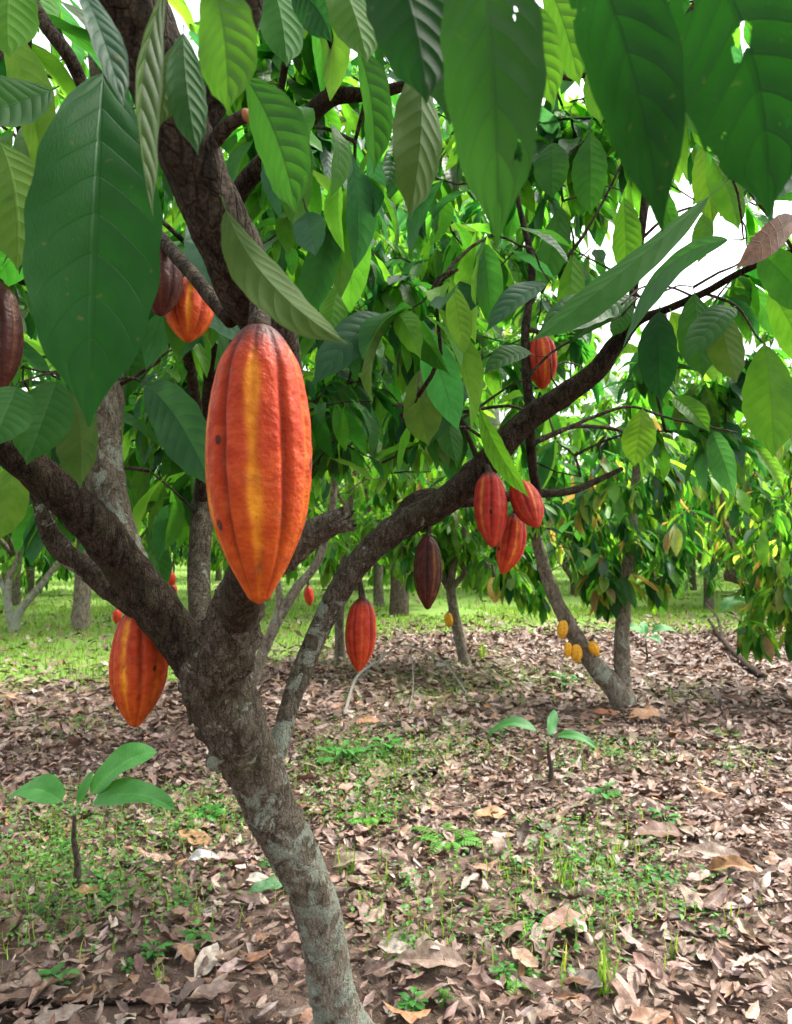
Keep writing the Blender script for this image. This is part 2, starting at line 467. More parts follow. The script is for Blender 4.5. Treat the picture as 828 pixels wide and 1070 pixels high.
def foliage(tips, dirs, weights, name, parent, mat, per=(5, 9), L=(.18, .32), nl=5, nw=2, droop=.8, extra=None, gaps=True, wr=.32):
    """leaf flushes at the twig ends"""
    P = []; D = []; N = []; Ls = []
    for tp, dr in zip(tips, dirs):
        k = rng.integers(per[0], per[1] + 1)
        a0 = rng.uniform(0, 6.28)
        flush = rng.uniform(.75, 1.1)
        for j in range(k):
            a = a0 + j * 2.4 + rng.normal(0, .3)
            rad = np.array([math.cos(a), math.sin(a), 0])
            dd = rad * rng.uniform(.5, 1) + dr * .5 + np.array([0, 0, -1]) * droop * rng.uniform(.3, 1.6)
            P.append(tp - dr * rng.uniform(0, .16) + rng.normal(0, .012, 3))
            D.append(dd / np.linalg.norm(dd))
            N.append(np.array([0, 0, 1.0]) + rad * .6 + rng.normal(0, .25, 3))
            Ls.append(rng.uniform(*L) * flush)
    P = np.array(P); D = np.array(D); N = np.array(N); Ls = np.array(Ls)
    k = keep_mask(P + D * Ls[:, None] * .55, extra) if gaps else np.ones(len(P), bool)
    P, D, N, Ls = P[k], D[k], N[k], Ls[k]
    n = len(P)
    V = leaf_mass(P, D, N, Ls, Ls * wr * rng.uniform(.85, 1.15, n), rng.uniform(.1, 1.1, n), rng.uniform(.05, .6, n), tints(n, weights), nl, nw)
    o = mesh_obj(name, V[0], V[1], mat, parent, V[2], V[3])
    return o


def grow(fork_nodes, tips, r0=.02, r1=.004, sag=.04, bad=None):
    """join every tip to the nearest skeleton node that lies closer to the fork; a twig that may not be is left out with its leaves"""
    nodes = [np.array(p, float) for p in fork_nodes]
    f0 = nodes[0]
    order = np.argsort([np.linalg.norm(np.array(t) - f0) for t in tips])
    specs = []; dirs = []; kept = []; owner = list(range(len(nodes)))
    for i in order:
        t = np.array(tips[i], float)
        A = np.array(nodes); dist = np.linalg.norm(A - t, axis=1)
        dist = dist + np.where(A[:, 2] > t[2] + .25, .4, 0)
        j = int(np.argmin(dist)); b = A[j]
        L = np.linalg.norm(t - b)
        m1 = b + (t - b) * .35 + rng.normal(0, .05 * L, 3) + np.array([0, 0, sag * L * 1.5])
        m2 = b + (t - b) * .7 + rng.normal(0, .05 * L, 3) + np.array([0, 0, sag * L])
        if bad is not None and bad(np.array([b, m1, (m1 + m2) / 2, m2, t])): continue
        rr = min(r0, r1 + .007 * L)
        specs.append(([b, m1, m2, t], [rr, rr * .8, rr * .6, r1 * .7], owner[j]))
        owner += [owner[j]] * 3
        d = t - m2; dirs.append(d / (np.linalg.norm(d) + 1e-9)); kept.append(t)
        nodes += [m1, m2, t]
    return specs, dirs, kept


def twig_parts(specs, name, mat, parent, seg, step, tint):
    """twigs that leave the limb at one point are one part"""
    by = {}
    for sp_ in specs: by.setdefault(sp_[2], []).append(sp_)
    for k in by:
        acc = Acc()
        for sp_ in by[k]: acc.add(*tube(sp_[0], sp_[1], seg, step, 0, tint))
        acc.build(name, mat, parent)


def in_gap(P):
    a, b, d = project(P)
    return bool((((a - 705) / 70) ** 2 + ((b - 255) / 55) ** 2 < 1).any())


def ellipsoid_tips(c, r, n, zmin=None, shell=.45, fn=None):
    out = []
    while len(out) < n:
        v = rng.normal(size=3); v /= np.linalg.norm(v)
        p = np.array(c) + v * np.array(r) * rng.uniform(shell, 1) ** .7
        if zmin is not None and p[2] < zmin: continue
        if fn is not None and not fn(p): continue
        out.append(p)
    return out


# ------------------------------------------------------------------ ground
def gz(x, y):
    return 0.03 * mnoise.noise(Vector((x * .35, y * .35, 3.1))) + .012 * mnoise.noise(Vector((x * 1.7, y * 1.7, 7)))


def grass_amount(x, y):
    b = 7.2 if x < -2.2 else 7.2 + min(1, (x + 2.2) / 2.5) * 4.0
    g = 1 / (1 + math.exp(-(y - b) / .55))
    return g


xs = np.concatenate([-np.geomspace(160, 8, 24), np.linspace(-7.5, 7.5, 76), np.geomspace(8, 160, 24)])
ys = np.concatenate([np.linspace(-40, -2, 10), np.linspace(-1.5, 16, 90), np.geomspace(16.6, 260, 34)])
GX, GY = np.meshgrid(xs, ys)
GZ = np.array([gz(a, b) for a, b in zip(GX.ravel(), GY.ravel())])
GV = np.stack([GX.ravel(), GY.ravel(), GZ], 1)
gi = np.arange(len(GV)).reshape(GX.shape)
GQ = np.stack([gi[:-1, :-1], gi[:-1, 1:], gi[1:, 1:], gi[1:, :-1]], -1).reshape(-1, 4)
ga = np.array([grass_amount(a, b) for a, b in zip(GX.ravel(), GY.ravel())])
go = mesh_obj('ground', GV, GQ, M_GROUND, None, None, np.stack([ga, ga, ga, np.ones_like(ga)], 1))
go['kind'] = 'structure'


def gp(px, py):
    p = ground(px, py); p[2] = gz(p[0], p[1]); return p


# leaf litter: uncountable, one object
def dry_profile(s):
    return np.where(s < .06, .04, np.sin(PI * np.clip((s - .06) / .94, 0, 1) ** .9) ** .75 * .97 + .03)


DRY = np.array([(.40, .27, .21), (.34, .235, .19), (.47, .36, .30), (.26, .155, .11), (.17, .095, .065), (.36, .20, .125), (.52, .43, .38), (.44, .22, .10), (.11, .065, .048)])
DRYW = np.array([.24, .20, .15, .15, .10, .07, .04, .015, .055]); DRYW /= DRYW.sum()


def dry_leaves(n, ymin, ymax, Lr, nl, nw, name=None, acc=None, zr=(.004, .045)):
    P = []
    while len(P) < n:
        y = math.sqrt(rng.uniform(ymin ** 2, ymax ** 2)); hw = .62 * y + 1.2
        x = rng.uniform(-hw, hw)
        if grass_amount(x, y) > rng.uniform(.25, 1.1): continue
        P.append((x, y, gz(x, y) + rng.uniform(*zr)))
    P = np.array(P); a = rng.uniform(0, 6.28, n)
    D = np.stack([np.cos(a), np.sin(a), rng.normal(0, .16, n)], 1)
    N = np.stack([rng.normal(0, .36, n), rng.normal(0, .36, n), np.ones(n)], 1)
    flip = rng.uniform(size=n) < .45
    L = rng.uniform(*Lr, n)
    P = P - D * L[:, None] * .5; P[:, 2] = np.maximum(P[:, 2], 0.005)
    bend = np.where(flip, -1, 1) * rng.gamma(2.0, .33, n)
    fold = np.where(rng.uniform(size=n) < .5, 1, -1) * rng.gamma(2.0, .24, n)
    c = DRY[rng.choice(len(DRY), n, p=DRYW)] * rng.uniform(.48, .96, (n, 1)) * rng.uniform(.94, 1.06, (n, 3)) * [1, .985, .97]
    P[:, 2] += np.abs(bend) * L * .10
    acc.add(*leaf_mass(P, D, N, L, L * rng.uniform(.3, .46, n), bend, fold, c, nl, nw, ripple=.13, wp=dry_profile))


acc = Acc()
dry_leaves(1700, 1.5, 5.4, (.09, .175), 9, 3, acc=acc)
dry_leaves(20000, 1.5, 5.4, (.022, .085), 4, 2, acc=acc)
dry_leaves(15000, 1.5, 6.0, (.012, .055), 3, 1, acc=acc, zr=(.002, .03))
dry_leaves(16000, 5.2, 13.5, (.05, .15), 4, 1, acc=acc)
dry_leaves(900, 9, 22, (.1, .22), 3, 1, acc=acc)
tag(acc.build('leaf_litter', M_DRY), 'pinkish brown dry leaf litter carpeting the plantation floor', 'leaf litter', kind='stuff')

# grass: uncountable
def grass_blades(n, ymin, ymax, h, w, acc, patch=None):
    P = []
    while len(P) < n:
        y = math.sqrt(rng.uniform(ymin ** 2, ymax ** 2)); hw = .62 * y + 1.0; x = rng.uniform(-hw, hw)
        if patch is None:
            if grass_amount(x, y) < rng.uniform(.3, 1): continue
            if mnoise.noise(Vector((x * .6, y * .6, 2))) < -.2 + rng.uniform(-.15, .15): continue
        P.append((x, y, gz(x, y)))
    P = np.array(P)
    blades(P, h, w, acc)


def blades(P, h, w, acc, cols=((.12, .25, .035), (.15, .30, .05), (.20, .32, .07), (.085, .20, .035), (.24, .28, .10))):
    n = len(P); a = rng.uniform(0, 6.28, n)
    D = np.stack([np.cos(a) * .35, np.sin(a) * .35, np.ones(n)], 1) + rng.normal(0, .12, (n, 3))
    N = np.stack([-np.cos(a), -np.sin(a), np.full(n, .3)], 1)
    L = rng.uniform(*h, n)
    c = np.array(cols)[rng.integers(0, len(cols), n)] * rng.uniform(.75, 1.25, (n, 1))
    acc.add(*leaf_mass(P, D, -N, L, np.full(n, w) * rng.uniform(.7, 1.4, n), rng.uniform(.4, 1.6, n), np.full(n, .3), c, 3, 1, ripple=0,
                       wp=lambda s: np.clip(1 - s ** 2, .04, 1)))


acc = Acc()
grass_blades(30000, 6, 15, (.03, .10), .010, acc)
grass_blades(22000, 13, 40, (.05, .13), .022, acc)
tag(acc.build('grass', M_HERB), 'short bright green grass growing under the trees behind', 'grass', kind='stuff')

# low green ground cover in patches between the dead leaves
PATCH = [(375, 800, 60, 26, 420), (390, 850, 55, 14, 110), (60, 900, 70, 40, 420), (200, 865, 60, 22, 200), (120, 950, 90, 30, 200), (250, 830, 70, 20, 60), (560, 715, 60, 18, 180),
         (640, 795, 60, 14, 110), (480, 700, 70, 22, 240), (700, 730, 70, 10, 50), (590, 900, 70, 40, 160), (660, 940, 60, 40, 120), (450, 730, 60, 14, 130), (330, 690, 40, 14, 150), (560, 980, 120, 40, 90), (470, 790, 60, 22, 160), (800, 800, 40, 15, 30), (430, 960, 60, 50, 70), (100, 850, 90, 20, 120), (60, 760, 70, 18, 80)]
P = []
for (px, py, sx, sy, n) in PATCH:
    for _ in range(int(n * .85)):
        y_ = min(1068, max(640, rng.normal(py, sy * .7)))
        P.append(gp(rng.normal(px, sx * .7), y_))
P = np.array(P); n0 = len(P)
acc = Acc()
rep = rng.integers(3, 6, n0)
Pr = np.repeat(P, rep, 0) + rng.normal(0, .022, (rep.sum(), 3)) * [1, 1, 0]
n = len(Pr); a = rng.uniform(0, 6.28, n)
D = np.stack([np.cos(a), np.sin(a), rng.uniform(-.1, .7, n)], 1); N = np.tile([0, 0, 1.0], (n, 1)) + rng.normal(0, .3, (n, 3))
Pr[:, 2] += rng.uniform(.03, .10, n)
L = rng.uniform(.010, .030, n)
c = np.array([(.035, .13, .022), (.06, .19, .03), (.09, .22, .05), (.10, .25, .04)])[rng.integers(0, 4, n)] * rng.uniform(.8, 1.2, (n, 1))
acc.add(*leaf_mass(Pr, D, N, L, L * .6, rng.uniform(0, .9, n), rng.uniform(0, .4, n), c, 3, 1, wp=dry_profile))
blades(P[rng.integers(0, n0, 2600)] + rng.normal(0, .07, (2600, 3)) * [1, 1, 0], (.04, .13), .006, acc)
tag(acc.build('ground_cover', M_HERB), 'thin low green ground cover between the fallen leaves', 'ground cover', kind='stuff')

# ------------------------------------------------------------------ pods
POD_S = np.array([0, .012, .03, .07, .13, .2, .3, .42, .52, .62, .72, .8, .87, .92, .96, .985, 1])
POD_R = np.array([.22, .31, .41, .56, .745, .85, .945, .995, 1, .955, .85, .70, .53, .38, .26, .17, .03])


def smooth_interp(x, xp, fp):
    m = np.gradient(fp, xp); i = np.clip(np.searchsorted(xp, x) - 1, 0, len(xp) - 2)
    h = xp[i + 1] - xp[i]; t = (x - xp[i]) / h
    return (2 * t**3 - 3 * t**2 + 1) * fp[i] + (t**3 - 2 * t**2 + t) * h * m[i] + (-2 * t**3 + 3 * t**2) * fp[i + 1] + (t**3 - t**2) * h * m[i + 1]


def make_pod(top, tip, width, label, style='red', group='cacao pods on the front tree', attach=None, phase=0.0, seg=80, rings=72, stalk_r=None, stripes=(0,), bow=(0, 0, 0)):
    top = np.array(top); tip = np.array(tip)
    ax = tip - top; L = np.linalg.norm(ax); ax = ax / L
    t = thing('cacao_pod', top, label, 'cacao pod', group)
    u = np.cross(ax, [0, 1, 0]); u /= np.linalg.norm(u)        # u ~ image left/right
    w = np.cross(ax, u)
    if w[1] > 0: w = -w                                        # w faces the camera
    u = np.cross(w, ax)
    if u[0] < 0: u = -u
    s = np.linspace(0, 1, rings); rp = smooth_interp(s, POD_S, POD_R) * width / 2
    ph = np.arange(seg) / seg * 2 * PI                          # phi 0 faces the camera, pi/2 to the right
    V = np.zeros((rings, seg, 3)); T = np.ones((rings, seg, 4))
    nr = 5
    st = dict(red=((.46, .040, .018), (.58, .08, .018), (.78, .24, .03)),
              orange=((.47, .052, .012), (.54, .115, .010), (.80, .32, .02)),
              crimson=((.42, .030, .022), (.50, .055, .025), (.70, .22, .04)),
              dark=((.055, .014, .010), (.085, .022, .012), (.20, .08, .022)),
              yellow=((.80, .42, .03), (.85, .48, .04), (.9, .55, .06)),
              pale=((.72, .58, .16), (.80, .66, .2), (.85, .72, .25)))[style]
    cr, co, cy = [np.array(q) for q in st]
    cdark = np.array((.075, .022, .02)) if style not in ('yellow', 'pale') else np.array((.5, .3, .04))
    sd = rng.uniform(0, 50)
    for i in range(rings):
        env = math.sin(PI * min(1, max(0, s[i] * .96 + .02))) ** .5
        for j in range(seg):
            p = ph[j] + phase + .10 * math.sin(s[i] * 3 + sd) 
            # five pairs of ridges: deep furrow between pairs, shallow one inside a pair
            f1 = (p * nr / (2 * PI)) % 1.0
            deep = math.exp(-((min(f1, 1 - f1)) / .075) ** 2)
            shal = math.exp(-((f1 - .5) / .07) ** 2)
            x = Vector((math.cos(ph[j]) * 3, math.sin(ph[j]) * 3, s[i] * 9 + sd))
            nz = mnoise.noise(x * 1.2) * .6 + mnoise.noise(x * 3.1) * .35 + mnoise.noise(x * 7) * .18
            r = rp[i] * (1 + env * (-.13 * deep - .075 * shal) + .03 * nz * env + .02)
            V[i, j] = top + ax * (s[i] * L) + (w * math.cos(ph[j]) + u * math.sin(ph[j])) * r + np.array(bow) * (4 * s[i] * (1 - s[i]))
            # pigment, then darker deep furrows
            c = cr * (1 - min(1, max(0, (s[i] - .35) * 1.1 + nz * .35))) + co * min(1, max(0, (s[i] - .35) * 1.1 + nz * .35))
            k = int(math.floor(p * nr / (2 * PI) + .5)) % nr    # which deep furrow is nearest
            k2 = int(math.floor(p * nr / (2 * PI))) % nr
            ed = .07 + .06 * mnoise.noise(Vector((k2 * 5.1, s[i] * 7, sd)))
            if k2 in stripes:
                d = abs(f1 - .5)
                y = 1 / (1 + math.exp((d - ed * 1.15) / .02)) * min(1, max(0, (s[i] - .05) * 7)) * min(1, max(.25, (1.0 - s[i]) * 3)) * (1 if k2 == stripes[0] else .62)
                c = c * (1 - .96 * y) + cy * .96 * y
            else:
                c = c * (1 - .25 * shal) + cy * .25 * shal
            c = c * (1 - .5 * math.exp(-((min(f1, 1 - f1)) / .05) ** 2) * env)  # colour darkened along the deep furrows
            tp = max(0, 1 - s[i] / (.13 + .08 * nz + .09 * deep))
            c = c * (1 - min(1, tp * 1.3)) + cdark * min(1, tp * 1.3)
            T[i, j, :3] = np.maximum(c, .004)
    idx = np.arange(rings * seg).reshape(rings, seg)
    a, b = idx[:-1], idx[1:]
    Q = np.stack([a, b, np.roll(b, -1, 1), np.roll(a, -1, 1)], -1).reshape(-1, 4)
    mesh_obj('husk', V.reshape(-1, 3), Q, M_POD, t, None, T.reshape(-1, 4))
    rs = stalk_r or width * .085
    at0 = np.array(attach) if attach is not None else top - ax * .03
    m = (at0 + top) / 2 + np.array([0.003, 0, .004])
    tv = tube([at0, m, top + ax * L * .02], [rs * 1.15, rs, rs * 1.5], 10, .01, .1, (.05, .3, .3))
    mesh_obj('stalk', tv[0], tv[1], M_BARK, t, tv[2], tv[3])
    return t


# ------------------------------------------------------------------ the front tree
base = gp(352, 1070); base = at(372, 1118, 2.02); base[2] = 0
main = thing('cacao_tree', base, 'nearest cacao tree with leaning lichened trunk forking into thick gnarled limbs', 'cacao tree')


def px2m(w, d): return w * d / F


def limb(name, pts, parent=main, seg=24, step=.012, rough=.10, tint=(0, 0, 0), tint2=None, ridged=0.0, seed=None, jag=0.0, ws=.72, tpow=1.0):
    P = [at(p[0], p[1], p[2]) for p in pts]; R = [px2m(p[3], p[2]) / 2 * ws for p in pts]
    tv = tube(P, R, seg, step, rough, tint, tint2, ridged=ridged, seed=rng.uniform(0, 90) if seed is None else seed, jag=jag, tpow=tpow)
    return mesh_obj(name, tv[0], tv[1], M_BARK, parent, tv[2], tv[3]), P, R


trunk, _, _ = limb('trunk', [(387, 1150, 2.06, 82), (369, 1100, 2.03, 70), (349, 1046, 2.0, 58), (338, 985, 1.97, 52), (326, 932, 1.94, 52), (296, 872, 1.9, 60), (266, 804, 1.86, 70),
                             (241, 750, 1.8, 80), (224, 710, 1.77, 84), (213, 680, 1.75, 70), (208, 660, 1.74, 40)], seg=56, step=.007, rough=.13, tint=(1.08, 1.05, .35), tint2=(.45, .3, .6), ridged=.28, seed=3.0, ws=.88)
L_, LP, LR = limb('branch', [(232, 725, 1.78, 60), (205, 690, 1.76, 72), (170, 645, 1.72, 66), (138, 600, 1.68, 62), (105, 556, 1.63, 60), (62, 513, 1.58, 56), (15, 475, 1.53, 50), (-50, 430, 1.47, 44), (-120, 360, 1.42, 30), (-170, 250, 1.4, 18)],
                  seg=36, step=.01, rough=.12, tint=(.1, .15, .4), tint2=(.3, .0, .4), ridged=.35, ws=.73)
U_, UP_, UR = limb('branch', [(150, 612, 1.70, 30), (128, 570, 1.69, 50), (114, 525, 1.70, 50), (107, 470, 1.72, 48), (109, 410, 1.75, 47), (113, 350, 1.8, 44), (118, 260, 1.85, 38), (110, 120, 1.9, 30), (90, -60, 2.0, 22)],
                   seg=30, step=.012, rough=.07, tint=(.75, .6, .2), tint2=(.1, .6, .1), ws=.82)
B2, _, _ = limb('branch', [(185, 668, 1.80, 30), (140, 632, 1.80, 36), (95, 598, 1.80, 34), (62, 572, 1.79, 30), (48, 545, 1.78, 26), (40, 505, 1.78, 24), (25, 450, 1.8, 20), (0, 380, 1.85, 16)], seg=24, rough=.16, tint=(.5, .2, .4), ridged=.3)
C1, C1P, _ = limb('branch', [(226, 700, 1.83, 34), (212, 650, 1.95, 34), (208, 600, 2.05, 33), (211, 545, 2.12, 33), (218, 480, 2.2, 31), (232, 400, 2.3, 28), (250, 300, 2.4, 22), (262, 190, 2.5, 16), (275, 60, 2.6, 10)], seg=22, step=.015, rough=.08, tint=(.35, .4, .5))
ST, _, _ = limb('branch', [(226, 725, 1.75, 70), (238, 685, 1.70, 84), (246, 640, 1.66, 82), (262, 602, 1.63, 70), (292, 580, 1.60, 54), (320, 564, 1.58, 46), (345, 549, 1.56, 44), (362, 541, 1.55, 40)], seg=36, step=.008, rough=.24, tint=(.35, .35, .4), tint2=(0, .55, .1), ridged=1.0, jag=1.1)
NB, NBP, NBR = limb('branch', [(246, 650, 1.66, 50), (262, 590, 1.45, 54), (285, 500, 1.15, 56), (292, 415, .93, 60), (284, 350, .80, 66), (262, 305, .75, 76), (238, 252, .72, 78), (212, 195, .70, 76), (188, 138, .68, 80), (165, 75, .66, 88), (140, 10, .64, 86), (110, -70, .62, 70), (70, -200, .6, 50)],
                    seg=40, step=.006, rough=.10, tint=(.1, .2, .3), tint2=(.12, .1, .35), ridged=.3, seed=7.0, ws=.84)
NB2, _, _ = limb('branch', [(195, 150, .69, 40), (222, 112, .69, 40), (245, 65, .68, 36), (262, 10, .67, 34), (275, -60, .66, 28)], seg=22, step=.008, rough=.1, tint=(.1, .1, .4))
# pruned twig stub with an orange cut face
stub, _, _ = limb('branch_stub', [(222, 150, .69, 22), (238, 132, .675, 20), (250, 124, .665, 19), (257, 121, .66, 20)], seg=16, step=.004, rough=.06, tint=(0, .2, .1))
tv = tube([at(257, 121, .661), at(259.5, 120, .658)], [px2m(15, .66) / 2, px2m(13, .66) / 2], 14, .003, .05, (0, 0, 0))
mt = NT('cut_wood'); tcn = mt.n('ShaderNodeTexCoord'); pn = mt.n('ShaderNodeBsdfPrincipled')
mt.l(mt.mix(mt.noise(tcn.outputs['Object'], 300), (.20, .07, .025), (.42, .18, .07)), pn.inputs['Base Color']); pn.inputs['Roughness'].default_value = .8
mt.l(pn.outputs[0], mt.out.inputs[0])
mesh_obj('cut_face', tv[0], tv[1], mt.m, stub, tv[2], tv[3])
SB, _, _ = limb('branch', [(243, 335, .80, 26), (222, 312, .82, 22), (200, 285, .86, 20), (176, 258, .92, 20), (150, 225, 1.0, 18), (120, 170, 1.1, 14)], seg=18, rough=.06, tint=(.0, .15, .1))
R_, RP, RR = limb('branch', [(282, 822, 1.88, 20), (290, 785, 1.90, 30), (303, 738, 1.96, 30), (323, 683, 2.02, 34), (352, 622, 2.06, 38), (384, 578, 2.08, 42), (420, 548, 2.09, 46), (455, 530, 2.08, 46), (490, 504, 2.05, 46), (520, 472, 2.02, 42), (550, 440, 2.0, 38), (590, 412, 1.98, 36), (622, 388, 1.96, 34),
                             (645, 358, 1.94, 26), (665, 336, 1.92, 15), (700, 322, 1.88, 13), (740, 304, 1.83, 12), (775, 284, 1.78, 10), (830, 262, 1.72, 8), (900, 240, 1.66, 5)],
                  seg=34, step=.01, rough=.11, tint=(1.1, .7, .3), tint2=(-.1, -.1, .2), ridged=.25, tpow=.55, ws=.67)
limb('branch', [(415, 548, 2.1, 26), (430, 528, 2.12, 30), (448, 520, 2.14, 28), (480, 524, 2.18, 20), (520, 520, 2.22, 16), (560, 516, 2.25, 14), (600, 512, 2.3, 11), (650, 490, 2.4, 7)], seg=20, rough=.12, tint=(.1, .1, .3))
limb('branch', [(562, 520, 2.15, 13), (556, 480, 2.1, 14), (553, 425, 2.06, 14), (549, 350, 2.1, 13), (556, 280, 2.12, 11), (541, 206, 2.15, 7), (530, 120, 2.2, 5), (536, 20, 2.25, 3)], seg=12, rough=.08, tint=(.05, .1, .1))
limb('branch', [(640, 372, 1.95, 16), (658, 325, 1.96, 13), (668, 262, 1.98, 11), (678, 180, 2.0, 12), (693, 80, 2.02, 9), (700, 0, 2.05, 7), (705, -80, 2.1, 5)], seg=12, rough=.08, tint=(.05, .1, .1))
TW = [[(499, 480, 2.03, 9), (486, 448, 1.95, 6), (470, 415, 1.85, 5), (445, 365, 1.7, 4.5), (412, 330, 1.55, 4)],
      [(556, 464, 2.02, 8), (590, 449, 2.05, 6), (625, 434, 2.1, 5), (660, 425, 2.1, 4), (700, 437, 2.15, 4), (770, 452, 2.2, 3)],
      [(565, 458, 2.05, 6), (600, 446, 2.1, 6), (640, 448, 2.15, 6), (662, 456, 2.2, 3)],
      [(549, 330, 2.1, 6), (570, 290, 2.1, 5), (600, 260, 2.1, 5), (628, 215, 2.1, 4), (660, 150, 2.1, 3)],
      [(690, 120, 2.0, 6), (720, 110, 2.0, 5), (745, 70, 1.9, 4), (760, 10, 1.8, 3)],
      [(670, 250, 1.98, 5), (700, 225, 1.95, 4), (740, 215, 1.9, 3), (775, 230, 1.85, 2.5), (781, 260, 1.8, 2)],
      [(735, 306, 1.84, 5), (770, 320, 1.8, 4), (790, 350, 1.75, 3), (800, 360, 1.7, 3)],
      [(725, 310, 1.86, 4), (700, 300, 1.8, 3), (672, 300, 1.7, 3), (650, 318, 1.6, 3)],
      [(60, 130, .92, 9), (30, 115, .9, 8), (0, 108, .88, 8), (-40, 118, .86, 7)],
      [(30, 115, .9, 5), (44, 130, .9, 4), (52, 138, .9, 3)]]
for tw in TW: limb('twig', tw, seg=8, step=.02, rough=.05, tint=(.05, .25, .05))
# upper left and upper centre limbs
limb('branch', [(-10, -60, .95, 22), (28, -5, .95, 21), (52, 32, .95, 20), (74, 62, .96, 20), (95, 110, 1.0, 18), (125, 190, 1.1, 16), (172, 280, 1.3, 14), (205, 420, 1.8, 16), (212, 520, 2.05, 18)], seg=18, rough=.07, tint=(.0, .15, .2))
limb('branch', [(211, 520, 2.13, 20), (222, 380, 1.9, 24), (236, 250, 1.55, 26), (252, 198, 1.45, 28), (286, 160, 1.42, 27), (318, 128, 1.4, 27), (346, 102, 1.38, 26), (385, 98, 1.36, 18), (428, 88, 1.34, 14), (500, 60, 1.3, 9), (570, 20, 1.25, 6)], seg=20, rough=.1, tint=(.05, .05, .3))
limb('branch', [(342, 106, 1.38, 18), (350, 80, 1.36, 18), (353, 62, 1.34, 14), (340, 20, 1.3, 12), (335, -50, 1.25, 9)], seg=16, rough=.08, tint=(.05, .05, .2))
limb('branch', [(275, 172, 1.42, 14), (285, 130, 1.40, 12), (298, 70, 1.36, 10), (302, 10, 1.3, 9), (300, -60, 1.25, 7)], seg=12, rough=.06, tint=(.05, .05, .2))
limb('branch', [(-60, 300, 1.25, 24), (0, 285, 1.25, 22), (30, 292, 1.3, 20), (60, 300, 1.4, 16), (110, 330, 1.75, 14)], seg=16, rough=.1, tint=(.05, .1, .2))
limb('branch', [(-30, 180, 1.3, 18), (20, 160, 1.25, 15), (22, 120, 1.2, 14), (30, 40, 1.15, 10)], seg=14, rough=.08, tint=(.05, .05, .2))

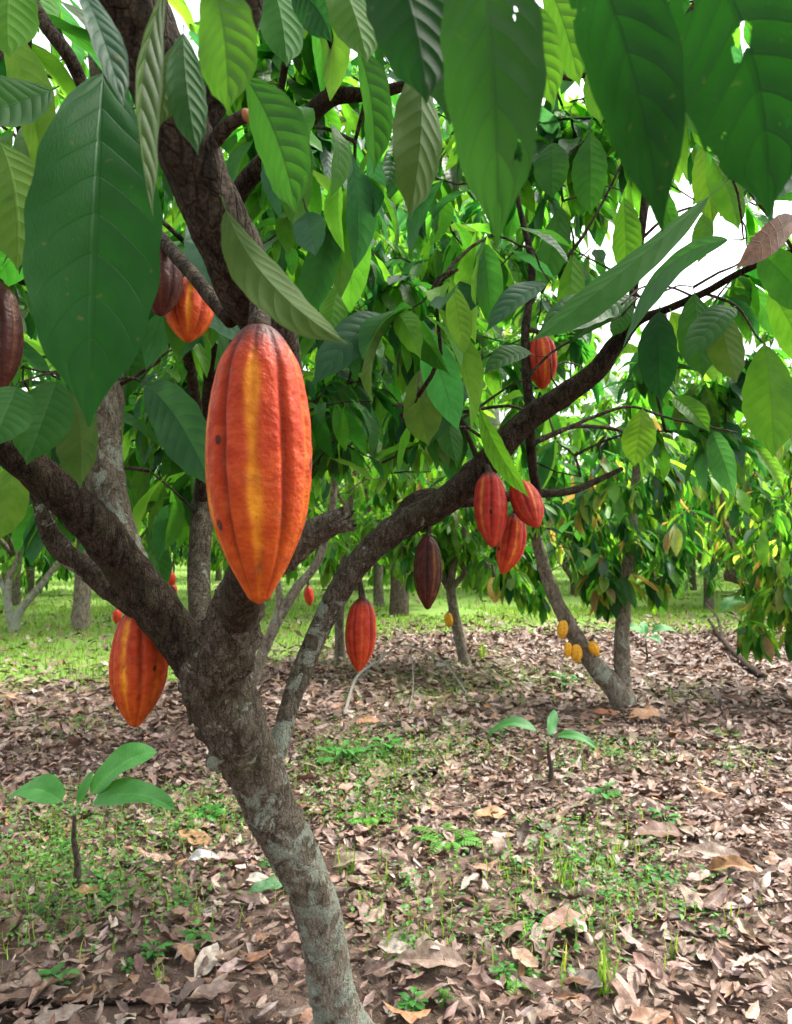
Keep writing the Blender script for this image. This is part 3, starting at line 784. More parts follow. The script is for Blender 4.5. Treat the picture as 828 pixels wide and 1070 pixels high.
# hand-set leaves of the front tree: (base x,y,d) (tip x,y,d) width roll tint bow(x,y,z) fold eaten side
HL = [
    ((158, 478, 2.5), (138, 552, 2.4), 26, 20, 'bright', (-4, 0, .1), .3, 0, 1),
    ((168, 500, 2.5), (176, 562, 2.4), 28, 15, 'bright', (4, 0, .1), .3, 0, 1),
    ((150, 545, 2.6), (168, 622, 2.5), 24, 30, 'mid', (6, 0, .1), .3, 0, 1),
    ((142, 540, 2.6), (132, 600, 2.5), 24, 25, 'lime', (-4, 0, .1), .3, 0, -1),
    ((208, 470, 2.6), (196, 536, 2.5), 26, 20, 'blue', (-4, 0, .1), .3, 0, 1),
    ((186, 455, 2.6), (180, 520, 2.5), 26, 20, 'mid', (-4, 0, .1), .3, 0, 1),
    ((14, 470, 1.7), (-4, 568, 1.6), 40, 20, 'lime', (4, 0, .1), .3, 0, -1),
    ((60, 470, 2.2), (76, 560, 2.1), 34, 25, 'dark', (4, 0, .1), .3, 0, 1),
    ((150, 340, 1.9), (132, 420, 1.8), 44, 25, 'mid', (-4, 0, .1), .3, 0, 1),
    ((360, 290, 2.0), (345, 350, 1.9), 34, 20, 'bright', (-4, 0, .1), .3, 0, -1),
    ((700, 415, 2.2), (742, 452, 2.1), 24, 30, 'bright', (0, 6, .1), .3, 0, 1),
    ((742, 448, 2.2), (768, 520, 2.1), 30, 30, 'blue', (0, 6, .1), .3, 0, 1),
    ((455, -60, .55), (470, 130, .52), 70, 30, 'mid', (8, 0, .1), .35, 0, -1),
    ((560, -40, .75), (606, 92, .70), 46, 25, 'bright', (6, 0, .1), .3, 0, -1),
    ((640, 30, 1.1), (628, 130, 1.05), 46, 20, 'bright', (-4, 0, .1), .3, 0, -1),
    ((712, 40, 1.3), (702, 150, 1.25), 44, 20, 'mid', (-4, 0, .1), .3, 0, 1),
    ((735, 150, 1.5), (772, 240, 1.45), 34, 25, 'bright', (6, 0, .1), .3, 0, -1),
    ((680, 190, 1.9), (706, 250, 1.85), 26, 25, 'mid', (4, 0, .1), .3, 0, 1),
    ((742, 215, 1.9), (730, 275, 1.85), 24, 20, 'bright', (0, 0, .1), .3, 0, -1),
    ((700, 322, 1.85), (720, 372, 1.8), 28, 20, 'lime', (0, 0, .1), .3, 0, -1),
    ((660, 310, 1.9), (640, 352, 1.85), 22, 25, 'mid', (0, 0, .1), .3, 0, -1),
    ((275, -40, .8), (300, 70, .76), 54, 20, 'mid', (6, 0, .1), .3, 0, -1),
    ((18, -40, .8), (10, 60, .76), 60, 20, 'bright', (-6, 0, .1), .3, 0, -1),
    ((110, 50, .60), (93, 446, .53), 142, 5, 'vivid', (-2, 0, .1), .18, 0, 1),
    ((78, -25, .52), (129, 114, .48), 34, 35, 'blue', (6, 0, .1), .3, 0, 1),
    ((180, -25, .50), (160, 226, .47), 30, 48, 'olive', (-22, 0, .1), .5, 0, 1),
    ((184, 40, .55), (166, 134, .53), 34, 15, 'olive', (0, 0, .1), .2, 1, -1),
    ((192, 25, .53), (207, 162, .50), 44, 10, 'mid', (-4, 0, .1), .2, 1, -1),
    ((214, -40, .48), (238, 118, .45), 70, 20, 'bright', (8, 0, .1), .25, 0, -1),
    ((250, 72, .62), (309, 222, .58), 66, 28, 'mid', (10, 0, .1), .3, 0, -1),
    ((232, 205, .60), (364, 360, .52), 52, 35, 'olive', (-12, -16, .1), .35, 0, -1),
    ((300, -10, .7), (348, 45, .66), 46, 20, 'deep', (8, 8, .1), .4, 0, 1),
    ((345, -40, .62), (384, 66, .58), 50, 30, 'bright', (6, 0, .1), .3, 0, -1),
    ((370, 40, .72), (391, 180, .68), 38, 40, 'mid', (8, 0, .1), .4, 0, -1),
    ((385, -90, .43), (446, 108, .40), 92, 20, 'dark', (14, 0, .1), .25, 0, -1),
    ((436, 55, .66), (428, 228, .62), 58, 25, 'olive', (8, 0, .1), .3, 0, -1),
    ((488, -120, .42), (520, 258, .38), 112, 8, 'mid', (10, 0, .2), .2, 1, -1),
    ((540, -10, .60), (578, 112, .57), 44, 25, 'bright', (5, 0, .1), .3, 0, -1),
    ((570, -120, .42), (692, 242, .38), 100, 18, 'dark', (22, 8, .2), .25, 1, -1),
    ((628, -80, .52), (650, 56, .50), 70, 15, 'deep', (8, 0, .1), .3, 0, -1),
    ((676, -60, .60), (672, 30, .58), 50, 20, 'bright', (6, 0, .1), .3, 0, -1),
    ((690, -100, .43), (803, 226, .38), 158, 10, 'dark', (34, 10, .15), .2, 1, -1),
    ((800, -80, .46), (868, 160, .43), 130, 10, 'deep', (14, 0, .15), .2, 1, -1),
    ((62, 90, .90), (-60, 116, .80), 54, 25, 'mid', (0, -8, .1), .3, 0, 1),
    ((-4, 140, .72), (18, 282, .66), 78, 10, 'lime', (10, 0, .1), .2, 1, -1),
    ((-5, 15, .95), (46, 190, .88), 46, 30, 'lime', (10, 0, .1), .3, 0, -1),
    ((690, 318, 1.84), (692, 421, 1.76), 44, 10, 'deep', (-3, 0, .1), .2, 0, 1),
    ((797, 350, 1.70), (808, 478, 1.62), 58, 12, 'bright', (3, 0, .1), .2, 0, -1),
    ((762, 186, 1.1), (556, 356, 1.0), 36, 42, 'mid', (-22, -24, .1), .3, 0, -1),
    ((777, 250, 1.3), (650, 368, 1.2), 24, 55, 'blue', (-24, 22, .1), .3, 0, 1),
    ((668, 310, 1.7), (597, 358, 1.6), 28, 35, 'mid', (0, 8, .1), .3, 0, 1),
    ((672, 422, 2.1), (663, 487, 2.05), 38, 10, 'lime', (0, 0, .1), .2, 0, -1),
    ((576, 296, 1.5), (508, 347, 1.4), 26, 40, 'blue', (0, 10, .1), .3, 0, 1),
    ((146, 398, 1.5), (222, 512, 1.35), 58, 20, 'blue', (6, 10, .1), .2, 0, 1),
    ((62, 392, 1.2), (28, 486, 1.1), 62, 15, 'mid', (0, 0, .1), .2, 0, 1),
    ((72, 400, 1.3), (84, 510, 1.2), 50, 30, 'olive', (6, 0, .1), .3, 0, 1),
    ((20, 400, 1.1), (-10, 470, 1.0), 60, 15, 'mid', (0, 0, .1), .2, 0, 1),
    ((412, 332, 1.5), (326, 404, 1.35), 44, 25, 'blue', (0, 14, .1), .25, 0, 1),
    ((410, 330, 1.5), (470, 392, 1.4), 30, 40, 'mid', (0, 10, .1), .3, 0, 1),
    ((412, 330, 1.5), (440, 375, 1.3), 32, 10, 'bright', (0, 10, .1), .3, 0, -1),
    ((500, 420, 1.85), (553, 520, 1.75), 24, 30, 'bright', (-6, 0, .1), .35, 0, 1),
    ((492, 396, 1.8), (446, 468, 1.7), 32, 20, 'blue', (0, 6, .1), .3, 0, 1),
    ((440, 380, 1.7), (448, 466, 1.6), 46, 15, 'olive', (-4, 0, .1), .2, 0, -1),
    ((470, 415, 1.85), (478, 485, 1.75), 30, 25, 'mid', (-4, 0, .1), .3, 0, -1),
    ((577, 145, 1.7), (577, 208, 1.65), 40, 10, 'mid', (0, 0, .1), .2, 0, 1),
    ((617, 135, 1.75), (617, 225, 1.7), 40, 12, 'mid', (0, 0, .1), .2, 0, 1),
    ((588, 210, 1.8), (568, 300, 1.75), 36, 20, 'mid', (0, 0, .1), .3, 0, -1),
    ((600, 260, 1.8), (590, 350, 1.7), 32, 20, 'bright', (0, 0, .1), .3, 0, -1),
    ((652, 200, 1.8), (655, 290, 1.75), 34, 20, 'bright', (0, 0, .1), .3, 0, -1),
    ((735, 140, 1.7), (745, 235, 1.65), 32, 20, 'lime', (0, 0, .1), .3, 0, -1),
    ((725, 300, 1.7), (735, 395, 1.6), 44, 15, 'mid', (0, 0, .1), .3, 0, -1),
    ((745, 310, 1.6), (770, 400, 1.5), 42, 20, 'olive', (0, 0, .1), .3, 0, -1),
    ((770, 320, 1.6), (715, 380, 1.5), 36, 25, 'mid', (0, 8, .1), .3, 0, 1),
    ((790, 262, 1.5), (850, 330, 1.4), 46, 20, 'mid', (0, 8, .1), .3, 0, 1),
    ((800, 300, 1.6), (850, 390, 1.5), 46, 15, 'bright', (0, 8, .1), .3, 0, -1),
    ((840, 150, 1.0), (790, 215, .9), 60, 20, 'deep', (0, 8, .1), .3, 0, -1),
    ((560, 372, 1.9), (505, 392, 1.8), 22, 40, 'mid', (0, 10, .1), .3, 0, 1),
    ((650, 330, 1.7), (560, 352, 1.5), 40, 30, 'mid', (0, 14, .1), .3, 0, 1),
    ((512, 290, 1.6), (468, 342, 1.5), 34, 20, 'blue', (0, 8, .1), .3, 0, 1),
    ((320, 220, 1.3), (330, 268, 1.2), 38, 10, 'blue', (0, 0, .1), .2, 0, 1),
    ((268, 360, 1.2), (180, 330, 1.1), 40, 60, 'blue', (0, 8, .1), .3, 0, 1),
]


def hand_leaf(b, t, width, roll, key, bow, fold, eaten, side):
    P0, P1 = at(*b), at(*t)
    ax = P1 - P0; L = np.linalg.norm(ax); dm = (b[2] + t[2]) / 2
    Dn = ax / L
    toc = CAM - (P0 + P1) / 2; toc -= Dn * (toc @ Dn); toc /= np.linalg.norm(toc)
    X = np.cross(Dn, toc)
    ro = math.radians(roll) * (1 if (b[0] * 7 + b[1]) % 2 < 1 else -1)
    Nn = toc * math.cos(ro) + X * math.sin(ro)
    X = np.cross(Dn, Nn)
    if side < 0: Nn, X = -Nn, -X
    nl, nw = 44, 9
    s = np.linspace(0, 1, nl + 1); tt = np.linspace(-1, 1, 2 * nw + 1)
    W = px2m(width * .92, dm) / max(.5, math.cos(ro)); w = width_profile(s)
    bv = RT * px2m(bow[0], dm) - UP * px2m(bow[1], dm) * -1 + toc * bow[2] * L * .5
    C = P0 + ax * s[:, None] + bv * (4 * s * (1 - s))[:, None]
    T = np.gradient(C, axis=0); T /= np.linalg.norm(T, axis=1)[:, None]
    Xs = X - T * (T @ X)[:, None]; Xs /= np.linalg.norm(Xs, axis=1)[:, None]
    Zs = np.cross(Xs, T)
    hw = w[:, None] * np.abs(tt) * W * .5
    edge = 1 + .025 * np.sin(s[:, None] * 40 + tt * 3 + b[0])
    xc = np.sign(tt) * hw * math.cos(fold) * edge
    ph = rng.uniform(0, 6)
    zc = hw * math.sin(fold) + .045 * W * np.sin(s[:, None] * 11 + ph + np.sign(tt)) * w[:, None] * np.abs(tt) ** 1.6
    fr = (s[:, None] * 10 - 1.5 * np.abs(tt) ** 1.3) % 1.0
    zc = zc + .007 * W * np.sin(PI * fr) * w[:, None] * (1 - np.abs(tt) ** 4) * np.minimum(1, np.abs(tt) * 4)
    V = C[:, None, :] + xc[..., None] * Xs[:, None, :] + zc[..., None] * Zs[:, None, :]
    m = V.shape[0] * V.shape[1]; idx = np.arange(m).reshape(V.shape[:2])
    Q = np.stack([idx[:-1, :-1], idx[:-1, 1:], idx[1:, 1:], idx[1:, :-1]], -1).reshape(-1, 4)
    uv = np.stack(np.broadcast_arrays((tt * .5 + .5)[None, :], s[:, None]), -1).reshape(-1, 2)
    c = np.array(PAL[key]) * rng.uniform(.9, 1.12) * (.62 if dm < .75 else .85)  # closest leaves get a darker tint, canopy shade put into the colour
    Tn = np.tile(np.append(c, 1), (m, 1))
    return mesh_obj('leaf', V.reshape(-1, 3), Q, M_EATEN if eaten else M_NEAR, main, uv, Tn)


for h in HL: hand_leaf(*h)

# crown of the front tree: twigs grown from the limb ends, drooping leaf flushes
def r_line(x):
    return np.interp(x, [280, 352, 420, 490, 550, 622, 665, 775, 830], [790, 622, 548, 504, 440, 388, 336, 284, 262])


def main_keep(px, py, d):
    front = (px > -120) & (px < 950) & (py > -90)
    k = (d > .95) | ~front | (d < -.3)
    k &= ~((px > 285) & (py > r_line(px) - 40) & (d < 2.3) & (d > 0))
    k &= ~((px <= 285) & (py > 400) & (d < 2.0) & (d > 0))
    k &= ~((px > 60) & (px < 345) & (py < 340) & (d < 1.2) & (d > 0))
    k &= ~((py > 430) & (d < 2.3) & (d > 0) & (px > 240))
    k &= ~((py > np.where(px < 240, 560, 490)) & (d > 0) & (d < 4))
    k &= ~((px > 500) & (px < 600) & (py > 330) & (d < 2.6) & (d > 0))
    return k


tips = ellipsoid_tips((-.05, 2.2, 2.4), (1.8, 1.5, 1.05), 190, zmin=1.5, fn=lambda p: np.linalg.norm(p - CAM) > 1.0)
tips += ellipsoid_tips(at(400, 330, 3.0), (.75, .7, .65), 60, shell=.1) + ellipsoid_tips(at(230, 440, 2.8), (.5, .5, .4), 34, shell=.1)
tips += ellipsoid_tips(at(770, 370, 2.3), (.3, .5, .35), 20, shell=.1) + ellipsoid_tips(at(640, 110, 2.4), (.6, .6, .35), 34, shell=.1)
tips += ellipsoid_tips(at(40, 380, 2.0), (.4, .5, .45), 26, shell=.1) + ellipsoid_tips(at(300, 120, 2.3), (.6, .6, .4), 40, shell=.1)
tips += ellipsoid_tips(at(620, 170, 3.2), (.75, .7, .5), 44, shell=.1) + ellipsoid_tips(at(440, 250, 3.6), (.9, .6, .7), 50, shell=.1)
tips += ellipsoid_tips((0, .2, 2.95), (2.1, 1.9, .45), 34, shell=.1)  # overhead foliage, out of view, added to shade the near leaves and pod
nodes = [NBP[0]] + [p for P_ in (LP[4:], UP_[3:], C1P[3:], RP[9:], NBP[9:]) for p in P_]
nodes += [at(385, 98, 1.36), at(500, 60, 1.3), at(335, -50, 1.25), at(549, 350, 2.1), at(541, 206, 2.15), at(678, 180, 2.0), at(700, 0, 2.05)]


def bad_twig(P):
    a, b, d = project(P)
    near = (d < .95) & (d > -.2) & (a > -150) & (a < 980) & (b > -120)
    over = (d < 2.3) & (d > 0) & (((b > r_line(a) - 5) & (a > 285)) | ((a <= 285) & (b > 420) & (d < 1.9)))
    return near.any() or over[1:].any() or in_gap(P)


specs, dirs, tips = grow(nodes, tips, .010, .003, bad=bad_twig)
twig_parts(specs, 'twigs', M_BARK, main, 6, .05, (.1, .2, .1))
foliage(tips, dirs, dict(dark=.9, mid=3.2, bright=3.6, blue=2.2, lime=1.6, olive=1, deep=.3), 'foliage', main, M_LEAF, per=(9, 14), L=(.11, .25), nl=8, nw=2, droop=1.0, extra=main_keep)

# twigs that carry the hand-set leaves
def bad_carrier(P):
    a, b, d = project(P)
    near = (d < 1.0) & (d > 0) & (a > 0) & (a < 828) & (b > 25)
    over = (d < 2.3) & (d > 0) & (((b > r_line(a) - 5) & (a > 285)) | ((a <= 285) & (b > 420) & (d < 1.9)))
    return near.any() or over[1:].any()


bases = [at(*h[0]) for h in HL]
sp_c, _, _ = grow(nodes + [t for t in tips], bases, .006, .002, bad=bad_carrier)
twig_parts(sp_c, 'twig', M_BARK, main, 6, .03, (.1, .3, .1))

# ------------------------------------------------------------------ pods of the front tree
make_pod(at(271, 341, .655), at(271, 631, .655), px2m(107, .655), 'large orange red cacao pod with yellow stripe hanging in the foreground', 'orange', attach=at(262, 286, .70), phase=PI / 5 - .12, stripes=(0, 4), seg=140, rings=130, stalk_r=.0075)
make_pod(at(150, 632, 1.84), at(141, 760, 1.80), px2m(58, 1.82), 'orange red pod hanging under the left limb with black spot', 'orange', attach=at(160, 620, 1.76), phase=.9, stripes=(0, 2))
make_pod(at(379, 625, 2.06), at(375, 702, 2.04), px2m(32, 2.05), 'lone red pod hanging under the lower bend of the right limb', 'red', attach=at(372, 598, 2.07), phase=.4, stripes=(1,))
make_pod(at(447, 560, 2.08), at(447, 637, 2.04), px2m(29, 2.06), 'dark maroon pod hanging under the middle of the right limb', 'dark', attach=at(448, 540, 2.08), phase=.2, stripes=(0,))
make_pod(at(511, 493, 1.97), at(515, 572, 1.93), px2m(34, 1.95), 'longest of the three clustered red pods hanging straight down', 'crimson', attach=at(506, 485, 2.02), phase=.1, stripes=(4,))
make_pod(at(539, 537, 2.06), at(525, 600, 2.04), px2m(29, 2.05), 'lower slanting pod of the red cluster with orange furrows', 'red', attach=at(541, 518, 2.2), phase=.5, stripes=(0, 4), bow=(.006, 0, 0))
make_pod(at(541, 504, 2.0), at(562, 551, 1.92), px2m(31, 1.96), 'crimson pod at the upper right of the red cluster, tilted sideways', 'crimson', attach=at(535, 490, 2.06), phase=.2, stripes=(0,))
make_pod(at(566, 350, 2.1), at(567, 407, 2.1), px2m(31, 2.1), 'red pod half hidden in leaves above the right limb', 'red', attach=at(553, 345, 2.1), phase=.6, stripes=(0, 1))
make_pod(at(-2, 296, 1.2), at(2, 408, 1.15), px2m(44, 1.18), 'dark purple pod cut off by the left edge of the photo', 'dark', attach=at(0, 288, 1.25), phase=.8, stripes=(0, 1))
make_pod(at(200, 292, 1.0), at(196, 357, .98), px2m(48, 1.0), 'red pod tip showing behind the near upper branch', 'orange', attach=at(205, 285, .88), phase=.3, stripes=(0,))
make_pod(at(168, 262, .95), at(168, 330, .93), px2m(44, .95), 'dull brown pod beside the big dark leaf', 'dark', attach=at(172, 255, .94), phase=.3, stripes=())

# ------------------------------------------------------------------ neighbouring cacao trees
def cacao(stems, crown, label, weights, ntip, group='cacao trees of the plantation', L=(.18, .3), per=(6, 10), extra=None, droop=1.0, nl=5, lich=(.7, .7, .2), mat=M_LEAF_FAR, rng_r=.022):
    b = stems[0][0][0]
    t = thing('cacao_tree', (b[0], b[1], 0), label, 'cacao tree', group)
    nodes = []
    first = True
    for (P_, R_i) in stems:
        tv = tube(P_, R_i, 12, .05, .10, lich, (.2, .5, .2), seed=rng.uniform(0, 50))
        mesh_obj('trunk' if first else 'limb', tv[0], tv[1], M_BARK_FAR, t, tv[2], tv[3]); first = False
        C, _ = catmull(P_, R_i, .25); nodes += list(C[len(C) // 2:])
    tips = []
    for (c, r, n) in crown: tips += ellipsoid_tips(c, r, n, zmin=.45)
    specs, dirs, tips = grow(nodes, tips, rng_r, .004, bad=in_gap)
    twig_parts(specs, 'branches', M_BARK_FAR, t, 5, .12, (.1, .4, .1))
    foliage(tips, dirs, weights, 'foliage', t, mat, per=per, L=L, nl=nl, nw=2, droop=droop, extra=extra)
    return t


def stem(pts):
    return ([at(p[0], p[1], p[2]) for p in pts], [px2m(p[3], p[2]) / 2 * .74 for p in pts])


GREEN = dict(dark=1.0, mid=2.2, bright=3.6, blue=1.2, lime=2.8, olive=1)
LIGHT = dict(mid=1.6, bright=3, lime=3.6, yellow=1.0, olive=1, dark=.3)  # lightened leaf mix, background glow put into the colour
FLUSH = dict(mid=3, bright=2.5, blue=1.5, dark=2, lime=1.4, yellow=.8, tan=.5)

# B: two stemmed tree right of the middle
dB = ground(650, 742)[1]
sB = [stem([(655, 748, dB, 44), (648, 725, dB, 36), (620, 694, dB, 26), (596, 655, dB, 22), (578, 620, dB, 20), (565, 580, dB, 18), (556, 530, dB, 14), (560, 470, dB + .2, 9)]),
      stem([(655, 748, dB + .02, 40), (651, 715, dB + .02, 24), (650, 665, dB, 21), (655, 605, dB, 17), (662, 530, dB, 13), (668, 460, dB, 10), (676, 400, dB, 6)])]
cacao(sB, [(at(640, 510, dB + .1), (.85, .8, .75), 105), (at(660, 585, dB), (.5, .5, .4), 36), (at(585, 545, dB), (.35, .5, .4), 18)],
      'two stemmed lichen spotted cacao tree with yellow pods on its leaning stem', dict(mid=3, bright=2.2, blue=2, dark=2.4, lime=1.6, yellow=1.3, tan=.6), 0, droop=1.3,
      extra=lambda px, py, d: (py < 640) & ~((py > 560) & (px < 600)) & ~((py < 400) & (px > 590)))
for (a, b, w, lb) in [((589, 648), (587, 668), 11, 'yellow pod highest on the leaning stem of the two stemmed tree'), ((594, 671), (593, 688), 8, 'small yellow pod leftmost of the lower trio on the leaning stem'),
                      ((602, 673), (603, 693), 12, 'plump yellow pod in the middle of the lower trio on the leaning stem'), ((617, 670), (625, 686), 10, 'tilted yellow pod on the right side of the leaning stem')]:
    make_pod(at(a[0], a[1], dB - .12), at(b[0], b[1], dB - .14), px2m(w, dB), lb, 'yellow', 'yellow pods on the two stemmed tree', attach=at(a[0] + 4, a[1] - 6, dB - .03), seg=40, rings=32, stripes=())
# A: slim trunk in the middle
dA = ground(484, 697)[1]
sA = [stem([(488, 702, dA, 22), (484, 685, dA, 16), (477, 650, dA, 15), (471, 618, dA, 14), (474, 590, dA, 12), (484, 560, dA, 10), (490, 500, dA, 8), (480, 400, dA, 5)]),
      stem([(472, 620, dA, 11), (462, 602, dA, 9), (448, 570, dA, 7), (430, 500, dA, 5)]), stem([(474, 612, dA + .02, 9), (486, 598, dA, 8), (484, 580, dA, 7), (520, 520, dA, 5)])]
cacao(sA, [(at(480, 470, dA), (1.2, 1.0, 1.1), 110), (at(520, 560, dA), (.75, .8, .5), 46), (at(545, 595, dA - .9), (.4, .35, .35), 22), (at(440, 550, dA - .3), (.45, .4, .4), 24)], 'slim cacao tree with white lichen trunk behind the clustered pods', dict(mid=2, bright=3, lime=3, yellow=.7, olive=1, dark=1, tan=.25), 0, droop=1.2,
      extra=lambda px, py, d: (py < 645) & ~((py > 590) & (px < 470)), L=(.2, .32))
make_pod(at(516, 603, dA - .9), at(518, 630, dA - .9), px2m(15, dA - .9), 'pale yellow pod hanging among bright leaves below the red cluster', 'pale', 'pods on the slim middle tree', seg=36, rings=30, stripes=(), attach=at(514, 590, dA - .85))
make_pod(at(468, 640, dA - .1), at(470, 656, dA - .1), px2m(9, dA), 'small orange pod on the slim lichen trunk', 'yellow', 'pods on the slim middle tree', seg=30, rings=26, stripes=(), attach=at(473, 636, dA))
# K: slender tree right behind the front trunk
dK = ground(255, 752)[1]
sK = [stem([(245, 760, dK, 24), (262, 715, dK, 20), (275, 682, dK, 17), (288, 652, dK, 16), (310, 615, dK, 14), (335, 580, dK, 12), (350, 500, dK, 10), (345, 380, dK, 8), (350, 250, dK, 5)]),
      stem([(288, 652, dK, 12), (292, 620, dK, 10), (280, 560, dK, 9), (260, 450, dK, 7), (240, 300, dK, 5)])]
cacao(sK, [(at(330, 330, dK + .2), (1.25, 1.2, 1.75), 200), (at(420, 300, dK), (1.2, 1.0, 1.5), 130), (at(150, 330, dK), (1.2, 1.0, 1.4), 90)], 'slender lichened cacao tree standing directly behind the front trunk', GREEN, 0,
      extra=lambda px, py, d: (py < 560 + 40 * np.sin(px / 23)) & ~((py > 470) & (px > 350)), L=(.16, .28))
make_pod(at(322, 612, dK + .3), at(324, 633, dK + .3), px2m(10, dK + .3), 'tiny red pod seen between front trunk and right limb', 'red', 'distant red pods behind the front tree', seg=30, rings=26, stripes=(), attach=at(322, 600, dK + .3))
make_pod(at(178, 597, dK + .5), at(180, 613, dK + .5), px2m(10, dK + .5), 'upper small red pod behind the left limb', 'red', 'distant red pods behind the front tree', seg=30, rings=26, stripes=(), attach=at(182, 585, dK + .5))
make_pod(at(181, 610, dK + .5), at(178, 626, dK + .5), px2m(11, dK + .5), 'lower small red pod behind the left limb', 'red', 'distant red pods behind the front tree', seg=30, rings=26, stripes=(), attach=at(182, 590, dK + .52))
make_pod(at(123, 636, dK + 1), at(122, 652, dK + 1), px2m(9, dK + 1), 'tiny red pod half hidden behind the underside of the left limb', 'red', 'distant red pods behind the front tree', seg=30, rings=26, stripes=(), attach=at(126, 620, dK + 1))
make_pod(at(405, 402, dK), at(408, 430, dK), px2m(20, dK), 'tan withered pod among the leaves above the right limb', 'pale', 'pods on the slim middle tree', seg=30, rings=26, stripes=(), attach=at(402, 390, dK))
# G: tree at the right edge
dG = 6.6
sG = [([np.array([4.0, dG + .5, -.05]), np.array([3.85, dG + .45, .5]), at(850, 590, dG), at(835, 500, dG), at(825, 420, dG)], [.09, .07, .05, .035, .02]),
      stem([(835, 640, dG + .2, 16), (800, 618, dG + .3, 18), (775, 604, dG + .4, 20), (758, 600, dG + .45, 19)]), stem([(782, 607, dG + .4, 14), (772, 580, dG + .4, 10), (760, 555, dG + .4, 6), (752, 500, dG + .4, 4)])]
cacao(sG, [(at(825, 540, dG), (.85, .9, .95), 130), (at(805, 625, dG - .3), (.4, .5, .45), 44)], 'cacao tree at the right edge with pale hanging young leaves and dark stub', dict(bright=3, lime=3, mid=2, yellow=2.0, dark=1, tan=.7), 0, droop=1.5,
      extra=lambda px, py, d: (px > 735) & ((px > 775) | (py < 590)) & (py > 400) & (py < 680))
# H and left hand trees
dH = ground(356, 692)[1]
cacao([stem([(356, 698, dH, 17), (355, 670, dH, 14), (355, 640, dH, 13), (360, 580, dH, 11), (372, 480, dH, 8)])], [(at(390, 430, dH), (1.6, 1.2, 1.3), 110), (at(410, 560, dH - .3), (1.0, .8, .5), 46)], 'cacao tree with straight grey trunk behind the lone red pod', LIGHT, 0,
      extra=lambda px, py, d: (py < 622) & ~((py > 590) & (np.abs(px - 375) < 22)), L=(.2, .32), lich=(.2, .4, .1))
dC = ground(12, 660)[1]
cacao([stem([(14, 662, dC, 16), (20, 640, dC, 12), (48, 605, dC, 9), (75, 565, dC, 7), (95, 500, dC, 4)]), stem([(14, 660, dC, 12), (8, 620, dC, 10), (20, 580, dC, 7), (45, 530, dC, 4)]), stem([(16, 655, dC, 9), (2, 610, dC, 8), (-25, 570, dC, 6), (-40, 500, dC, 4)])],
      [(at(20, 500, dC), (2.0, 1.3, 1.0), 100)], 'pale vase shaped cacao tree with bare lower limbs at the left edge', GREEN, 0, extra=lambda px, py, d: (py < 600), L=(.22, .36), lich=(1.1, .9, .1))
dF = ground(602, 622)[1]
cacao([stem([(600, 624, dF, 12), (600, 608, dF, 11), (592, 595, dF, 7), (578, 575, dF, 5), (570, 540, dF, 4)]), stem([(600, 610, dF, 8), (604, 590, dF, 6), (604, 560, dF, 4)]), stem([(600, 612, dF, 8), (615, 595, dF, 6), (630, 570, dF, 4)])],
      [(at(600, 500, dF), (2.0, 1.6, 1.3), 90)], 'small vase shaped cacao tree on the grass behind the two stemmed tree', LIGHT, 0, extra=lambda px, py, d: (py < 585), L=(.25, .4), nl=4, lich=(.2, .3, .1))

# tall shade trees behind, whose light crowns close the view between the cacao leaves
def tall(px, py, w, h, crown, label, weights, n, L=(.25, .45), bend=0, mat=M_BARK_FAR, lich=(.2, .6, .1)):
    g = gp(px, py); d = g[1]
    t = thing('shade_tree', (g[0], g[1], 0), label, 'tree', 'tall trees behind the cacao')
    r = px2m(w, d) / 2
    P_ = [g + [0, 0, -.1], g + [0.05, 0, h * .2], g + [bend * .4, 0, h * .45], g + [bend, 0.2, h * .75], g + [bend * .8, .1, h]]
    tv = tube(P_, [r * 1.25, r, r * .85, r * .6, r * .2], 14, .15, .08, lich, lich, seed=rng.uniform(0, 50))
    mesh_obj('trunk', tv[0], tv[1], mat, t, tv[2], tv[3])
    C, _ = catmull(P_, [r] * 5, .5)
    tips = ellipsoid_tips(g + np.array([bend * .6, 0, crown[0]]), crown[1], n, zmin=2.0, shell=.15)
    specs, dirs, tips = grow(list(C[len(C) // 3:]), tips, .05, .008)
    twig_parts(specs, 'branches', mat, t, 5, .3, lich)
    foliage(tips, dirs, weights, 'crown', t, M_LEAF_FAR, per=(9, 15), L=L, nl=4, nw=1, droop=.7,
            extra=lambda px, py, d: ~((px > 590) & (py < 325) & (rng.uniform(size=len(px)) < .9)))
    return t


TALLW = dict(mid=1.5, bright=3, lime=3.5, yellow=1.0, olive=.8)  # pale leaf mix, the glow behind is put into the tints
tall(84, 658, 15, 8.5, (5.6, (3.0, 2.6, 3.0)), 'tall tree with straight grey trunk under the left limb', TALLW, 260)
tall(417, 643, 17, 10.5, (6.5, (3.6, 3.0, 4.0)), 'tall tree with brown trunk behind the dark maroon pod', TALLW, 330, lich=(.1, .1, .1))
tall(260, 636, 20, 11, (6.8, (3.8, 3.0, 4.0)), 'tall leafy tree behind the big foreground pod', TALLW, 330)
tall(-90, 645, 20, 10, (6.0, (3.5, 3.0, 4.0)), 'tall leafy tree beyond the left edge', TALLW, 240)
tall(520, 622, 18, 12, (7.5, (3.4, 3.2, 4.5)), 'tall pale barked tree behind the bare vertical branch', TALLW, 280, lich=(1.2, 1, 0), bend=-.6)
tall(860, 628, 20, 9, (5.0, (2.8, 3.0, 2.6)), 'tall leafy tree rising beyond the right edge', TALLW, 200)

tall(700, 616, 16, 7.5, (4.6, (3.4, 2.6, 2.8)), 'pale leafy tree far behind the open sky between the limbs', TALLW, 240, L=(.3, .5))

